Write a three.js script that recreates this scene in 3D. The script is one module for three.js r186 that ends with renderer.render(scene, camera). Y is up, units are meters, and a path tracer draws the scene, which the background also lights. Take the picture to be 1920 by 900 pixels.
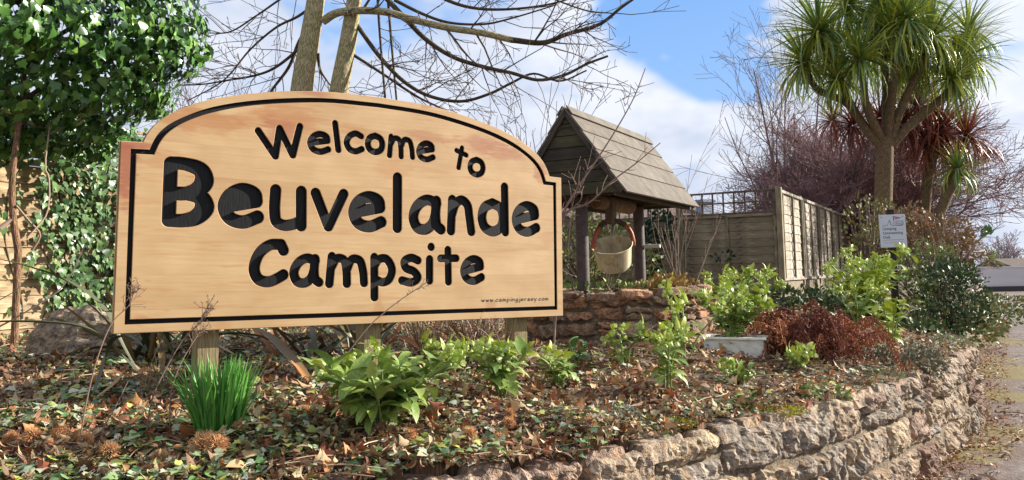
import * as THREE from 'three';
import { mergeGeometries } from 'three/addons/utils/BufferGeometryUtils.js';
import { RoundedBoxGeometry } from 'three/addons/geometries/RoundedBoxGeometry.js';
import { createNoise3D, createNoise2D } from 'simplex-noise';

// ---------------------------------------------------------------- camera, sky, sun, exposure
const EYE = new THREE.Vector3(0, 1.3, 0), FOCAL = 1500, CX = 960, CY = 380;
const camera = new THREE.PerspectiveCamera(2 * Math.atan(520 / FOCAL) * 180 / Math.PI, 1920 / 900, 0.05, 900);
camera.position.copy(EYE);
camera.rotation.order = 'YXZ';
camera.rotation.set(5.18 * Math.PI / 180, 0, -0.016);
camera.setViewOffset(1920, 1040, 0, 140, 1920, 900);
camera.updateMatrixWorld(true);
const scene = new THREE.Scene();
scene.add(camera);
const renderer = new THREE.WebGLRenderer({ antialias: true });
renderer.setSize(1920, 900);
renderer.toneMapping = THREE.LinearToneMapping;
renderer.toneMappingExposure = 2.2;
renderer.shadowMap.enabled = true;

const SUN_DIR = new THREE.Vector3(0.958 * 0.905, 0.425, -0.285 * 0.905).normalize();
const sun = new THREE.DirectionalLight(new THREE.Color(1.0, 0.93, 0.82), 5.0);
sun.position.copy(SUN_DIR).multiplyScalar(60).add(new THREE.Vector3(0, 0, -6));
sun.target.position.set(0, 0, -6);
sun.castShadow = true;
sun.shadow.mapSize.set(4096, 4096);
Object.assign(sun.shadow.camera, { left: -22, right: 22, top: 22, bottom: -22, near: 1, far: 160 });
scene.add(sun, sun.target);

function rand(seed) {
  let a = seed >>> 0;
  return () => { a = (a + 0x6d2b79f5) | 0; let t = Math.imul(a ^ (a >>> 15), 1 | a); t = (t + Math.imul(t ^ (t >>> 7), 61 | t)) ^ t; return ((t ^ (t >>> 14)) >>> 0) / 4294967296; };
}
const n3 = createNoise3D(rand(11)), n2 = createNoise2D(rand(12));
const fbm3 = (x, y, z, o = 4) => { let s = 0, a = 0.5, f = 1; for (let i = 0; i < o; i++) { s += a * n3(x * f, y * f, z * f); a *= 0.5; f *= 2.03; } return s; };
const fbm2 = (x, y, o = 4) => { let s = 0, a = 0.5, f = 1; for (let i = 0; i < o; i++) { s += a * n2(x * f, y * f); a *= 0.5; f *= 2.03; } return s; };
const clamp = (x, a = 0, b = 1) => Math.min(b, Math.max(a, x));
const smooth = (a, b, x) => { const t = clamp((x - a) / (b - a)); return t * t * (3 - 2 * t); };
const lerp = (a, b, t) => a + (b - a) * t;
const mix3 = (a, b, t) => [lerp(a[0], b[0], t), lerp(a[1], b[1], t), lerp(a[2], b[2], t)];
const V = (x, y, z) => new THREE.Vector3(x, y, z);

// sky: broken winter cloud, bluest in a gap above the well, over the whole sphere
{
  const AIR = 0.61, W = 2048, H = 1024, data = new Float32Array(W * H * 4);
  const dirOf = (px, py) => V((px - CX) / FOCAL, -(py - CY) / FOCAL, -1).applyEuler(camera.rotation).normalize();
  const gaps = [[1350, 50, 0.075, 1.0], [1240, -10, 0.06, 0.55], [1415, 150, 0.045, 0.5], [740, 60, 0.1, 0.2], [420, -120, 0.2, 0.35], [1000, -300, 0.22, 0.8], [1900, -260, 0.2, 0.7], [-600, -100, 0.3, 0.6]].map(([x, y, r, a]) => [dirOf(x, y), r, a]);
  const banks = [[1180, 150, 0.15, 0.42], [1870, 60, 0.1, 0.35], [1330, 330, 0.09, -0.12], [1840, 395, 0.05, -0.3], [1850, 350, 0.03, 0.2]].map(([x, y, r, a]) => [dirOf(x, y), r, a]);
  const d = V(0, 0, 0);
  for (let j = 0; j < H; j++) for (let i = 0; i < W; i++) {
    const th = (1 - (j + 0.5) / H) * Math.PI, ph = ((i + 0.5) / W - 0.5) * 2 * Math.PI;
    d.set(Math.sin(th) * Math.cos(ph), Math.cos(th), Math.sin(th) * Math.sin(ph));
    const el = Math.max(d.y, 0), q = 1 / (el + 0.32);
    const wx = d.x * q * 2.4, wz = d.z * q * 2.4, wy = d.y * 3;
    const warp = 0.35 * n3(wx * 0.8 + 5, wy, wz * 0.8);
    const a = fbm3(wx + warp, wy * 0.8 + 3, wz - warp, 6), b = fbm3(wx * 1.7 + 9, wy + 7, wz * 1.7, 5), puff = fbm3(wx * 4.2, wy * 3.4, wz * 4.2 + 4, 5);
    let cover = 0.9 + a * 0.5 + puff * 0.3;
    for (const [g, r, k] of gaps) { const x = d.angleTo(g) / r; cover -= k * Math.exp(-x * x) * (0.85 + puff * 1.0); }
    cover = smooth(0.2, 0.62, cover);
    let light = 0.5 + b * 0.55 + puff * 0.3;
    for (const [g, r, k] of banks) { const x = d.angleTo(g) / r; light += k * Math.exp(-x * x); }
    light = clamp(light);
    const blue = mix3([0.31, 0.50, 0.82], [0.12, 0.30, 0.66], smooth(0.0, 0.55, el));
    const cloud = mix3([0.44, 0.50, 0.63], [0.71, 0.73, 0.785], light);
    let c = mix3(blue, cloud, cover * 0.94);
    const toSun = Math.max(0, d.dot(SUN_DIR)), glow = 0.30 * Math.pow(toSun, 6);
    c = [c[0] + glow, c[1] + glow * 0.96, c[2] + glow * 0.88];
    if (d.y < 0) c = mix3([0.55, 0.58, 0.66], [0.2, 0.18, 0.16], smooth(0, 0.12, -d.y));
    const o = (j * W + i) * 4; data[o] = c[0] * AIR; data[o + 1] = c[1] * AIR; data[o + 2] = c[2] * AIR; data[o + 3] = 1;
  }
  const t = new THREE.DataTexture(data, W, H, THREE.RGBAFormat, THREE.FloatType);
  t.mapping = THREE.EquirectangularReflectionMapping; t.magFilter = t.minFilter = THREE.LinearFilter; t.needsUpdate = true;
  scene.background = t; scene.environment = t;
}

// ---------------------------------------------------------------- helpers
const used = {};
function numbered(name) { const k = used[name] = (used[name] ?? -1) + 1; return k ? `${name}_${String(k).padStart(3, '0')}` : name; }
function thing(name, label, category, at = [0, 0, 0], turn = 0, group) {
  const o = new THREE.Group(); o.name = numbered(name); scene.add(o);
  o.position.set(...at); o.rotation.y = turn; o.userData = { label, category };
  if (group) o.userData.group = group;
  return o;
}
function tag(o, label, category, group, kind) { o.userData.label = label; o.userData.category = category; if (group) o.userData.group = group; if (kind) o.userData.kind = kind; return o; }
function part(name, geo, mat, parent, pos, rot) {
  const m = new THREE.Mesh(geo, mat); m.name = parent === scene ? numbered(name) : partName(parent, name); m.castShadow = m.receiveShadow = true;
  if (pos) m.position.set(...pos); if (rot) m.rotation.set(...rot);
  parent.add(m); return m;
}
const partCount = new Map();
function partName(parent, name) {
  const key = parent.uuid + name, k = (partCount.get(key) ?? -1) + 1; partCount.set(key, k);
  return k ? `${name}_${String(k).padStart(3, '0')}` : name;
}
// the point that shows at a place of the survey photograph, at a distance in metres
function at(px, py, dist) { const r = V((px - CX) / FOCAL, -(py - CY) / FOCAL, -1).applyEuler(camera.rotation); return r.multiplyScalar(dist / -r.z).add(EYE); }

class Acc {                                             // collects geometry for ONE mesh
  constructor() { this.p = []; this.n = []; this.u = []; this.c = []; this.i = []; this.count = 0; }
  add(g, m, color) {
    const P = g.attributes.position, N = g.attributes.normal, U = g.attributes.uv, v = V(0, 0, 0), nm = m ? new THREE.Matrix3().getNormalMatrix(m) : null, b = this.count;
    for (let k = 0; k < P.count; k++) {
      v.fromBufferAttribute(P, k); if (m) v.applyMatrix4(m); this.p.push(v.x, v.y, v.z);
      v.fromBufferAttribute(N, k); if (nm) v.applyMatrix3(nm).normalize(); this.n.push(v.x, v.y, v.z);
      this.u.push(U ? U.getX(k) : 0, U ? U.getY(k) : 0); this.c.push(...(color ?? [1, 1, 1]));
    }
    if (g.index) for (let k = 0; k < g.index.count; k++) this.i.push(b + g.index.getX(k)); else for (let k = 0; k < P.count; k++) this.i.push(b + k);
    this.count += P.count; return this;
  }
  tube(pts, rad, sides = 6, color = [1, 1, 1], cap = true) {
    const b0 = this.count, t = V(0, 0, 0), s = V(0, 0, 0), w = V(0, 0, 0), prev = V(0, 0, 0); let len = 0;
    for (let k = 0; k < pts.length; k++) {
      t.subVectors(pts[Math.min(k + 1, pts.length - 1)], pts[Math.max(k - 1, 0)]).normalize();
      if (k === 0) { s.set(Math.abs(t.y) < 0.9 ? 0 : 1, Math.abs(t.y) < 0.9 ? 1 : 0, 0).cross(t).normalize(); } else s.copy(prev).addScaledVector(t, -prev.dot(t)).normalize();
      prev.copy(s); w.crossVectors(t, s);
      if (k) len += pts[k].distanceTo(pts[k - 1]);
      const r = typeof rad === 'number' ? rad : rad[k];
      for (let j = 0; j <= sides; j++) {
        const a = j / sides * 2 * Math.PI, x = Math.cos(a), y = Math.sin(a);
        const nx = s.x * x + w.x * y, ny = s.y * x + w.y * y, nz = s.z * x + w.z * y;
        this.p.push(pts[k].x + nx * r, pts[k].y + ny * r, pts[k].z + nz * r); this.n.push(nx, ny, nz); this.u.push(a * Math.max(r, 0.01), len); this.c.push(...color);
      }
      this.count += sides + 1;
    }
    const q = sides + 1;
    for (let k = 0; k < pts.length - 1; k++) for (let j = 0; j < sides; j++) { const a = b0 + k * q + j; this.i.push(a, a + 1, a + q, a + 1, a + q + 1, a + q); }
    if (cap) for (const k of [0, pts.length - 1]) { const a = b0 + k * q; for (let j = 1; j < sides - 1; j++) k ? this.i.push(a, a + j, a + j + 1) : this.i.push(a, a + j + 1, a + j); }
    return this;
  }
  geo() {
    const g = new THREE.BufferGeometry();
    g.setAttribute('position', new THREE.Float32BufferAttribute(this.p, 3)); g.setAttribute('normal', new THREE.Float32BufferAttribute(this.n, 3));
    g.setAttribute('uv', new THREE.Float32BufferAttribute(this.u, 2)); g.setAttribute('color', new THREE.Float32BufferAttribute(this.c, 3)); g.setIndex(this.i);
    return g;
  }
  build(name, mat, parent) { return part(name, this.geo(), mat, parent); }
}
const curve = (pts, n, closed = false) => new THREE.CatmullRomCurve3(pts, closed, 'centripetal').getPoints(n);
function tubeGeo(pts, rad, sides) { return new Acc().tube(pts, rad, sides).geo(); }
// a matrix that lays an object's +z along dir with its +y as far up as it goes, turned about dir by roll
const _x = V(0, 0, 0), _y = V(0, 0, 0), _z = V(0, 0, 0);
function pose(pos, dir, roll = 0, sx = 1, sy = sx, sz = sx) {
  _z.copy(dir).normalize(); _x.set(0, 1, 0).cross(_z); if (_x.lengthSq() < 1e-6) _x.set(1, 0, 0); _x.normalize(); _y.crossVectors(_z, _x);
  const m = new THREE.Matrix4().makeBasis(_x, _y, _z); if (roll) m.multiply(new THREE.Matrix4().makeRotationZ(roll));
  return m.scale(V(sx, sy, sz)).setPosition(pos);
}
function leafMesh(name, geo, mat, parent, m) { const o = part(name, geo, mat, parent); m.decompose(o.position, o.quaternion, o.scale); return o; }
// boards: bevelled boxes whose uv run in metres along the grain
const boxCache = new Map();
function board(w, h, d, r = 0.003) {
  const key = [w, h, d, r].map((x) => x.toFixed(4)).join(); if (boxCache.has(key)) return boxCache.get(key);
  const g = new RoundedBoxGeometry(w, h, d, 1, Math.min(r, w / 2.2, h / 2.2, d / 2.2)); grainUV(g, w, h, d); boxCache.set(key, g); return g;
}
function grainUV(g, w, h, d) {
  const P = g.attributes.position, N = g.attributes.normal, U = new Float32Array(P.count * 2), long = w >= h && w >= d ? 0 : h >= d ? 1 : 2;
  const o = (w * 7.13 + h * 3.71 + d * 5.37) % 1;
  for (let k = 0; k < P.count; k++) {
    const p = [P.getX(k), P.getY(k), P.getZ(k)], n = [N.getX(k), N.getY(k), N.getZ(k)].map(Math.abs), dom = n[0] > n[1] && n[0] > n[2] ? 0 : n[1] > n[2] ? 1 : 2;
    const axes = [0, 1, 2].filter((a) => a !== dom), a = axes.includes(long) ? long : axes[0], b = axes.find((x) => x !== a);
    U[2 * k] = p[a] + o * 3; U[2 * k + 1] = p[b] + o;
  }
  g.setAttribute('uv', new THREE.BufferAttribute(U, 2));
}
// leaves: a strip of quads with a folded midrib, bending down along its length
const PROFILE = {
  lance: (t) => Math.pow(Math.sin(Math.PI * Math.pow(t, 0.75)), 0.85), strap: (t) => (t < 0.12 ? 0.6 + t * 3.3 : 1) * Math.pow(1 - Math.pow(t, 6), 0.8),
  sword: (t) => (0.75 + 0.5 * t - 1.25 * t * t) , oval: (t) => Math.pow(Math.max(0, 1 - Math.pow(Math.abs(2 * t - 0.95) / 1.05, 2.2)), 0.6),
};
function blade(len, w, { n = 5, bend = 0.6, fold = 0.25, shape = 'lance', twist = 0, wave = 0, start = 0 } = {}) {
  const p = [], u = [], idx = []; let y = 0, z = 0;
  for (let i = 0; i <= n; i++) {
    const t = i / n, hw = Math.max(w / 2 * PROFILE[shape](clamp(t, 0.001, 0.999)), w * 0.012), a = start - bend * Math.pow(t, 1.2), tw = twist * t;
    if (i) { z += Math.cos(a) * len / n; y += Math.sin(a) * len / n; }
    const f = fold * hw, wv = wave * w * Math.sin(t * 9), c = Math.cos(tw), s = Math.sin(tw);
    const row = [[-hw, f + wv], [0, 0], [hw, f - wv]];
    for (const [rx, ry] of row) { const X = rx * c - ry * s, Y = rx * s + ry * c; p.push(X, y + Y * Math.cos(a), z - Y * Math.sin(a)); }
    u.push(0, t * len, w / 2, t * len, w, t * len);
    if (i) { const b = (i - 1) * 3; for (const k of [0, 1]) idx.push(b + k, b + k + 3, b + k + 1, b + k + 1, b + k + 3, b + k + 4); }
  }
  const g = new THREE.BufferGeometry(); g.setAttribute('position', new THREE.Float32BufferAttribute(p, 3)); g.setAttribute('uv', new THREE.Float32BufferAttribute(u, 2)); g.setIndex(idx); g.computeVertexNormals(); return g;
}
// a leaf from an outline (x across, z along, unit length), with a fold along the midrib and a bend
function fanLeaf(outline, fold = 0.2, bend = 0.3, curl = 0) {
  const p = [], u = [], idx = [];
  const bendY = (x, z) => fold * Math.abs(x) - bend * z * z + curl * x * x;
  const mids = [0.0, 0.33, 0.66, 1].map((z) => [0, z]);
  const half = outline;                                   // from base to tip, right side
  for (const [x, z] of mids) { p.push(x, bendY(x, z), z); u.push(x, z); }
  const add = (sg) => {
    const b = p.length / 3;
    for (const [x, z] of half) { p.push(sg * x, bendY(x, z), z); u.push(sg * x, z); }
    const near = (z) => (z < 0.2 ? 0 : z < 0.5 ? 1 : z < 0.85 ? 2 : 3);
    for (let k = 0; k < half.length - 1; k++) {
      const m0 = near(half[k][1]), m1 = near(half[k + 1][1]); const tri = (a, c, e) => (sg > 0 ? idx.push(a, c, e) : idx.push(a, e, c));
      tri(m0, b + k + 1, b + k);
      if (m1 !== m0) tri(m0, m1, b + k + 1);
    }
  };
  add(1); add(-1);
  const g = new THREE.BufferGeometry(); g.setAttribute('position', new THREE.Float32BufferAttribute(p, 3)); g.setAttribute('uv', new THREE.Float32BufferAttribute(u, 2)); g.setIndex(idx); g.computeVertexNormals(); return g;
}

// ---------------------------------------------------------------- textures and materials
function tex(w, h, fn, { srgb = true, rx = 1, ry = 1 } = {}) {
  const data = new Uint8Array(w * h * 4);
  for (let j = 0; j < h; j++) for (let i = 0; i < w; i++) {
    const c = fn(i / w, j / h), o = (j * w + i) * 4, q = typeof c === 'number' ? [c, c, c] : c;
    for (let k = 0; k < 3; k++) data[o + k] = Math.round(clamp(q[k]) * 255); data[o + 3] = 255;
  }
  const t = new THREE.DataTexture(data, w, h); t.wrapS = t.wrapT = THREE.MirroredRepeatWrapping; t.magFilter = THREE.LinearFilter; t.minFilter = THREE.LinearMipmapLinearFilter; t.generateMipmaps = true;
  if (srgb) t.colorSpace = THREE.SRGBColorSpace; t.repeat.set(rx, ry); t.needsUpdate = true; return t;
}
function again(t, rx, ry) { const c = t.clone(); c.repeat.set(rx, ry); c.needsUpdate = true; return c; }
const far_ = (x, y, z, k = 1.1) => V(x, y, z).sub(EYE).multiplyScalar(k).add(EYE);
const std = (o) => new THREE.MeshStandardMaterial({ side: THREE.DoubleSide, roughness: 0.8, ...o });
const phys = (o) => new THREE.MeshPhysicalMaterial({ side: THREE.DoubleSide, roughness: 0.8, ...o });
const lin = (r, g, b) => new THREE.Color().setRGB(r, g, b);

const grainTex = tex(512, 512, (u, v) => {                // weathered boards: grain along u
  const g = fbm2(u * 5 + 3, v * 90, 4), k = fbm2(u * 2.2, v * 6, 3), kn = n2(u * 3.1 + 4, v * 7.3), f = fbm2(u * 40, v * 220, 2);
  let x = 0.8 + g * 0.26 + k * 0.2 + f * 0.1; if (kn > 0.78) x *= 0.62;
  return [x, x * (0.985 + k * 0.03), x * (0.955 + k * 0.05)];
}, { rx: 1.1, ry: 1.6 });
const grainBump = tex(512, 512, (u, v) => 0.5 + fbm2(u * 5 + 3, v * 90, 4) * 0.5 + fbm2(u * 40, v * 220, 2) * 0.2, { srgb: false, rx: 1.1, ry: 1.6 });
const woodMat = (r, g, b, o = {}) => std({ color: lin(r, g, b), map: grainTex, bumpMap: grainBump, bumpScale: 0.0016, roughness: 0.85, ...o });
const stoneTex = tex(1024, 1024, (u, v) => {
  const a = fbm2(u * 6, v * 6, 5), b = fbm2(u * 24 + 7, v * 24, 4), c = fbm2(u * 90, v * 90, 3), li = smooth(0.32, 0.5, fbm2(u * 9 + 40, v * 9 + 13, 5)), rust = smooth(0.1, 0.5, fbm2(u * 7 - 20, v * 7, 4));
  let x = 0.8 + a * 0.3 + b * 0.3 + c * 0.24; let q = [x, x * 0.965, x * 0.92];
  q = mix3(q, [x * 1.06, x * 0.88, x * 0.68], rust * 0.6); q = mix3(q, [0.95, 0.94, 0.88], li * 0.5); return q;
}, { rx: 1.4, ry: 1.4 });
const stoneBump = tex(1024, 1024, (u, v) => 0.5 + fbm2(u * 14, v * 14, 5) * 0.5 + fbm2(u * 90, v * 90, 3) * 0.32, { srgb: false, rx: 1.4, ry: 1.4 });
const stoneMat = (r, g, b) => std({ color: lin(r, g, b), map: stoneTex, bumpMap: stoneBump, bumpScale: 0.009, roughness: 0.93, flatShading: true });
const barkTex = tex(512, 512, (u, v) => { const x = 0.78 + fbm2(u * 30, v * 10, 4) * 0.5 + fbm2(u * 90, v * 40, 3) * 0.25, g = smooth(-0.1, 0.4, fbm2(u * 5, v * 5 + 9, 4)); return mix3([x, x * 0.94, x * 0.84], [x * 0.8, x * 0.9, x * 0.62], g * 0.6); }, { rx: 2.5, ry: 1.2 });
const barkBump = tex(512, 512, (u, v) => 0.5 + fbm2(u * 30, v * 12, 4) * 0.6, { srgb: false, rx: 2.5, ry: 1.2 });
const barkMat = (r, g, b, o = {}) => std({ color: lin(r, g, b), map: barkTex, bumpMap: barkBump, bumpScale: 0.006, roughness: 0.92, ...o });
const veinTex = tex(256, 256, (u, v) => { const m = Math.abs(u - 0.5), side = Math.abs(((v * 7 + m * 3.2) % 1) - 0.5), x = 0.82 + 0.14 * fbm2(u * 8, v * 8, 3) + (m < 0.035 ? 0.2 : 0) + (side < 0.06 ? 0.08 : 0); return [x, x, x * 0.92]; });
const leafMat = (r, g, b, o = {}) => phys({ color: lin(r, g, b), roughness: 0.5, transmission: 0.3, thickness: 0, specularIntensity: 0.7, ...o });

// ---------------------------------------------------------------- the planted bed, its retaining wall and the road
const EDGE = [[-5.2, 2.95], [-3.4, 2.76], [-1.7, 2.68], [-1.08, 2.69], [-0.65, 2.74], [-0.31, 2.84], [0.27, 3.12], [0.74, 3.5], [1.14, 3.82], [1.67, 4.28], [2.56, 5.24], [3.5, 6.4], [3.95, 7.0], [4.2, 7.55], [4.75, 8.55], [5.9, 10.5], [7.8, 13.6], [11.6, 20.0], [18, 31], [25.6, 44], [40, 69]];
const edgeLine = curve(EDGE.map(([x, d]) => V(x, 0, -d)), 700);
const edgeLen = [0]; for (let k = 1; k < edgeLine.length; k++) edgeLen[k] = edgeLen[k - 1] + edgeLine[k].distanceTo(edgeLine[k - 1]);
function edgeAt(s) {
  let lo = 0, hi = edgeLine.length - 1; while (hi - lo > 1) { const m = (lo + hi) >> 1; edgeLen[m] > s ? hi = m : lo = m; }
  const t = (s - edgeLen[lo]) / (edgeLen[hi] - edgeLen[lo]), p = edgeLine[lo].clone().lerp(edgeLine[hi], t), d = edgeLine[hi].clone().sub(edgeLine[lo]).normalize();
  return { p, d, out: V(-d.z, 0, d.x) };
}
const sOf = (x) => { for (let k = 1; k < edgeLine.length; k++) if (edgeLine[k].x > x) return edgeLen[k]; return edgeLen.at(-1); };
// distance inside the bed from the wall's front edge (negative on the road)
function inside(x, z) {
  let best = 1e9, sg = 1;
  for (let k = 0; k < edgeLine.length - 1; k += 2) {
    const a = edgeLine[k], b = edgeLine[Math.min(k + 2, edgeLine.length - 1)], dx = b.x - a.x, dz = b.z - a.z, L = dx * dx + dz * dz;
    const t = clamp(((x - a.x) * dx + (z - a.z) * dz) / L), ex = a.x + t * dx - x, ez = a.z + t * dz - z, q = ex * ex + ez * ez;
    if (q < best) { best = q; sg = dx * (z - a.z) - dz * (x - a.x) < 0 ? 1 : -1; }
  }
  return Math.sqrt(best) * sg;
}
const bedH = (x, z, d = inside(x, z)) => -0.68 * smooth(-15, -25, z) + 0.62 + 0.14 * (1 - Math.exp(-Math.max(d, 0) / 0.5)) + 0.03 * Math.min(Math.max(d, 0), 5) + 0.03 * n2(x * 1.3, z * 1.3) + 0.012 * n2(x * 5, z * 5);
const onBed = (x, z) => V(x, bedH(x, z), z);
// the place on the bed (or on a level) that a line of sight meets
function ground(px, py, level) { const a = at(px, py, 1).sub(EYE); let y = level ?? 0.8, p; for (let k = 0; k < 14; k++) { p = a.clone().multiplyScalar((y - EYE.y) / a.y).add(EYE); if (level !== undefined) break; y = lerp(y, bedH(p.x, p.z), 0.6); } return p; }
{
  const ax = (a, b, near0, near1, fine, grow) => { const r = []; let x = near0; while (x < near1) { r.push(x); x += fine; } let st = fine, y = near1; while (y < b) { r.push(y); st *= grow; y += st; } r.push(b); st = fine; y = near0 - fine; while (y > a) { r.unshift(y); st *= grow; y -= st; } r.unshift(a); return r; };
  const xs = ax(-30, 34, -3, 5.4, 0.05, 1.12), ds = ax(1.5, 60, 2.5, 9, 0.05, 1.12), p = [], u = [], idx = [];
  for (const d of ds) for (const x of xs) { const q = inside(x, -d); p.push(x, q > 0.03 ? bedH(x, -d, q) : -0.35, -d); u.push(x, d); }
  const W = xs.length;
  for (let j = 0; j < ds.length - 1; j++) for (let i = 0; i < W - 1; i++) { const a = j * W + i; idx.push(a, a + 1, a + W, a + 1, a + W + 1, a + W); }
  const g = new THREE.BufferGeometry(); g.setAttribute('position', new THREE.Float32BufferAttribute(p, 3)); g.setAttribute('uv', new THREE.Float32BufferAttribute(u, 2)); g.setIndex(idx); g.computeVertexNormals();
  const soil = tex(512, 512, (x, y) => { const a = 0.42 + fbm2(x * 14, y * 14, 5) * 0.4 + fbm2(x * 80, y * 80, 2) * 0.2; return [a, a * 0.8, a * 0.64]; });
  const m = part('soil', g, std({ color: lin(0.55, 0.5, 0.45), map: soil, bumpMap: soil, bumpScale: 0.02, roughness: 1 }), scene); m.userData.kind = 'structure';
}
const MOSS = [[1868, 690, 0.42], [1850, 672, 0.3], [1862, 740, 0.3], [1832, 838, 0.2], [1800, 858, 0.14], [1890, 812, 0.22], [1900, 700, 0.5], [1858, 640, 0.5]].map(([x, y, r]) => [ground(x, y, 0), r]);
{
  const X0 = 2, D0 = 3.5, S = 14;
  const road = tex(1536, 1536, (u, v) => {
    const x = X0 + u * S, z = -(D0 + v * S), q = -inside(x, z);
    const a = fbm2(x * 2.2, z * 2.2, 5), b = fbm2(x * 26, z * 26, 3), sp = n2(x * 95, z * 95);
    let c = [0.375 + a * 0.1 + b * 0.1 + sp * 0.06, 0.335 + a * 0.09 + b * 0.1 + sp * 0.06, 0.32 + a * 0.08 + b * 0.1 + sp * 0.06];
    const dirt = smooth(0.75, 0.05, q + a * 0.5 + b * 0.2); c = mix3(c, [0.36 + b * 0.2, 0.27 + b * 0.16, 0.21 + b * 0.14], dirt * 0.85);
    let ms = 0; for (const [p, r] of MOSS) ms = Math.max(ms, 1 - Math.hypot(x - p.x, (z - p.z) * 0.8) / (r * 2));
    ms = smooth(0.28, 0.62, ms + a * 0.34 + b * 0.3); c = mix3(c, [0.42 + b * 0.25 + sp * 0.1, 0.37 + b * 0.22 + sp * 0.1, 0.09 + b * 0.06], ms * 0.62);
    return c;
  });
  const g = new THREE.PlaneGeometry(90, 110, 1, 1).rotateX(-Math.PI / 2).translate(35, 0, -32), P = g.attributes.position, U = g.attributes.uv;
  for (let k = 0; k < P.count; k++) U.setXY(k, (P.getX(k) - X0) / S, (-P.getZ(k) - D0) / S);
  part('road', g, std({ map: road, bumpMap: again(stoneBump, 9, 9), bumpScale: 0.006, roughness: 0.9 }), scene).userData.kind = 'structure';
  const gr = tex(256, 256, (u, v) => { const a = 0.4 + fbm2(u * 9, v * 9, 4) * 0.25; return [a, a * 0.98, a * 0.62]; }, { rx: 60, ry: 60 });
  part('ground', new THREE.PlaneGeometry(1600, 1600).rotateX(-Math.PI / 2).translate(0, -0.06, 0), std({ map: gr, roughness: 1 }), scene).userData.kind = 'structure';
}
// one rough-faced stone on a surface: map(s, h, out) gives the point; quad = four corners (s, h)
function stone(map, quad, seed, { depth = 0.05, rough = 0.022, nu = 13, nv = 10, power = 5, sink = 0.035 } = {}) {
  const r = rand(seed), pl = [0, 1, 2].map(() => [r() * 0.6 + 0.1, (r() - 0.5) * 1.5, (r() - 0.5) * 1.5]), tx = (r() - 0.5) * 0.9, ty = (r() - 0.5) * 0.8, ox = r() * 50, p = [], u = [], idx = [], lift = depth * (0.6 + r() * 0.7), split = (r() - 0.5) * 0.9, sk = (r() - 0.5);
  for (let j = 0; j <= nv; j++) for (let i = 0; i <= nu; i++) {
    let a = i / nu * 2 - 1, b = j / nv * 2 - 1; a = Math.sign(a) * Math.pow(Math.abs(a), 0.8); b = Math.sign(b) * Math.pow(Math.abs(b), 0.8);
    const m = Math.max(Math.abs(a), Math.abs(b)), k = m ? m / Math.pow(Math.pow(Math.abs(a), power) + Math.pow(Math.abs(b), power), 1 / power) : 1, A = a * k, B = b * k;
    const s0 = lerp(quad[0][0], quad[1][0], (A + 1) / 2), s1 = lerp(quad[3][0], quad[2][0], (A + 1) / 2), h0 = lerp(quad[0][1], quad[1][1], (A + 1) / 2), h1 = lerp(quad[3][1], quad[2][1], (A + 1) / 2);
    let s = lerp(s0, s1, (B + 1) / 2), h = lerp(h0, h1, (B + 1) / 2);
    const dome = Math.pow(Math.max(0, 1 - Math.pow(m, 12)), 0.42), rid = 1 - Math.abs(n3(s * 9 + ox, h * 7, seed)) * 2;
    const facet = Math.min(...pl.map(([o, a1, b1]) => o + a1 * A + b1 * B), 0.5) * rough * 1.5;
    const out = dome * (lift + (tx * A + ty * B) * depth * 0.45 + facet + rough * (rid * 0.22 + 0.6 * fbm3(s * 16 + ox, h * 16, seed, 4))) - (1 - dome) * sink;
    s += 0.012 * n3(s * 14 + ox, h * 14, 3) * m; h += 0.012 * n3(s * 14, h * 14 + ox, 8) * m;
    const q = map(s, h, out); p.push(q.x, q.y, q.z); u.push(s + ox, h + out * 0.7 + ox);
  }
  for (let j = 0; j < nv; j++) for (let i = 0; i < nu; i++) { const a = j * (nu + 1) + i; idx.push(a, a + 1, a + nu + 1, a + 1, a + nu + 2, a + nu + 1); }
  const g = new THREE.BufferGeometry(); g.setAttribute('position', new THREE.Float32BufferAttribute(p, 3)); g.setAttribute('uv', new THREE.Float32BufferAttribute(u, 2)); g.setIndex(idx); g.computeVertexNormals();
  return g;
}
// irregular courses of stones between two levels
function courses(r, s0, s1, levels, width, gap) {
  const quads = [], wav = (row, s) => levels[row] + (row === 0 || row === levels.length - 1 ? 0.3 : 1) * 0.03 * n2(s * 2.3, row * 9.7);
  for (let row = 0; row < levels.length - 1; row++) {
    let s = s0 - r() * width, lean = 0;
    while (s < s1) {
      const w = width * (0.5 + r() * 1.05), nl = (r() - 0.5) * 0.05, e = s + w;
      const mk = (a, b, la, lb, t0, t1) => quads.push([[a + gap - la, wav(row, a) + t0], [b - gap - lb, wav(row, b) + t0], [b - gap + lb, wav(row + 1, b) - t1], [a + gap + la, wav(row + 1, a) - t1]].map((q) => [...q]));
      if (r() < 0.3) { const mid = 0.4 + r() * 0.2, hgt = levels[row + 1] - levels[row]; mk(s, e, lean, nl, gap, hgt * (1 - mid) + gap * 0.6); mk(s, e, lean, nl, hgt * mid + gap * 0.6, gap); } else mk(s, e, lean, nl, gap, gap);
      s = e; lean = nl;
    }
  }
  return quads;
}
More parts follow.
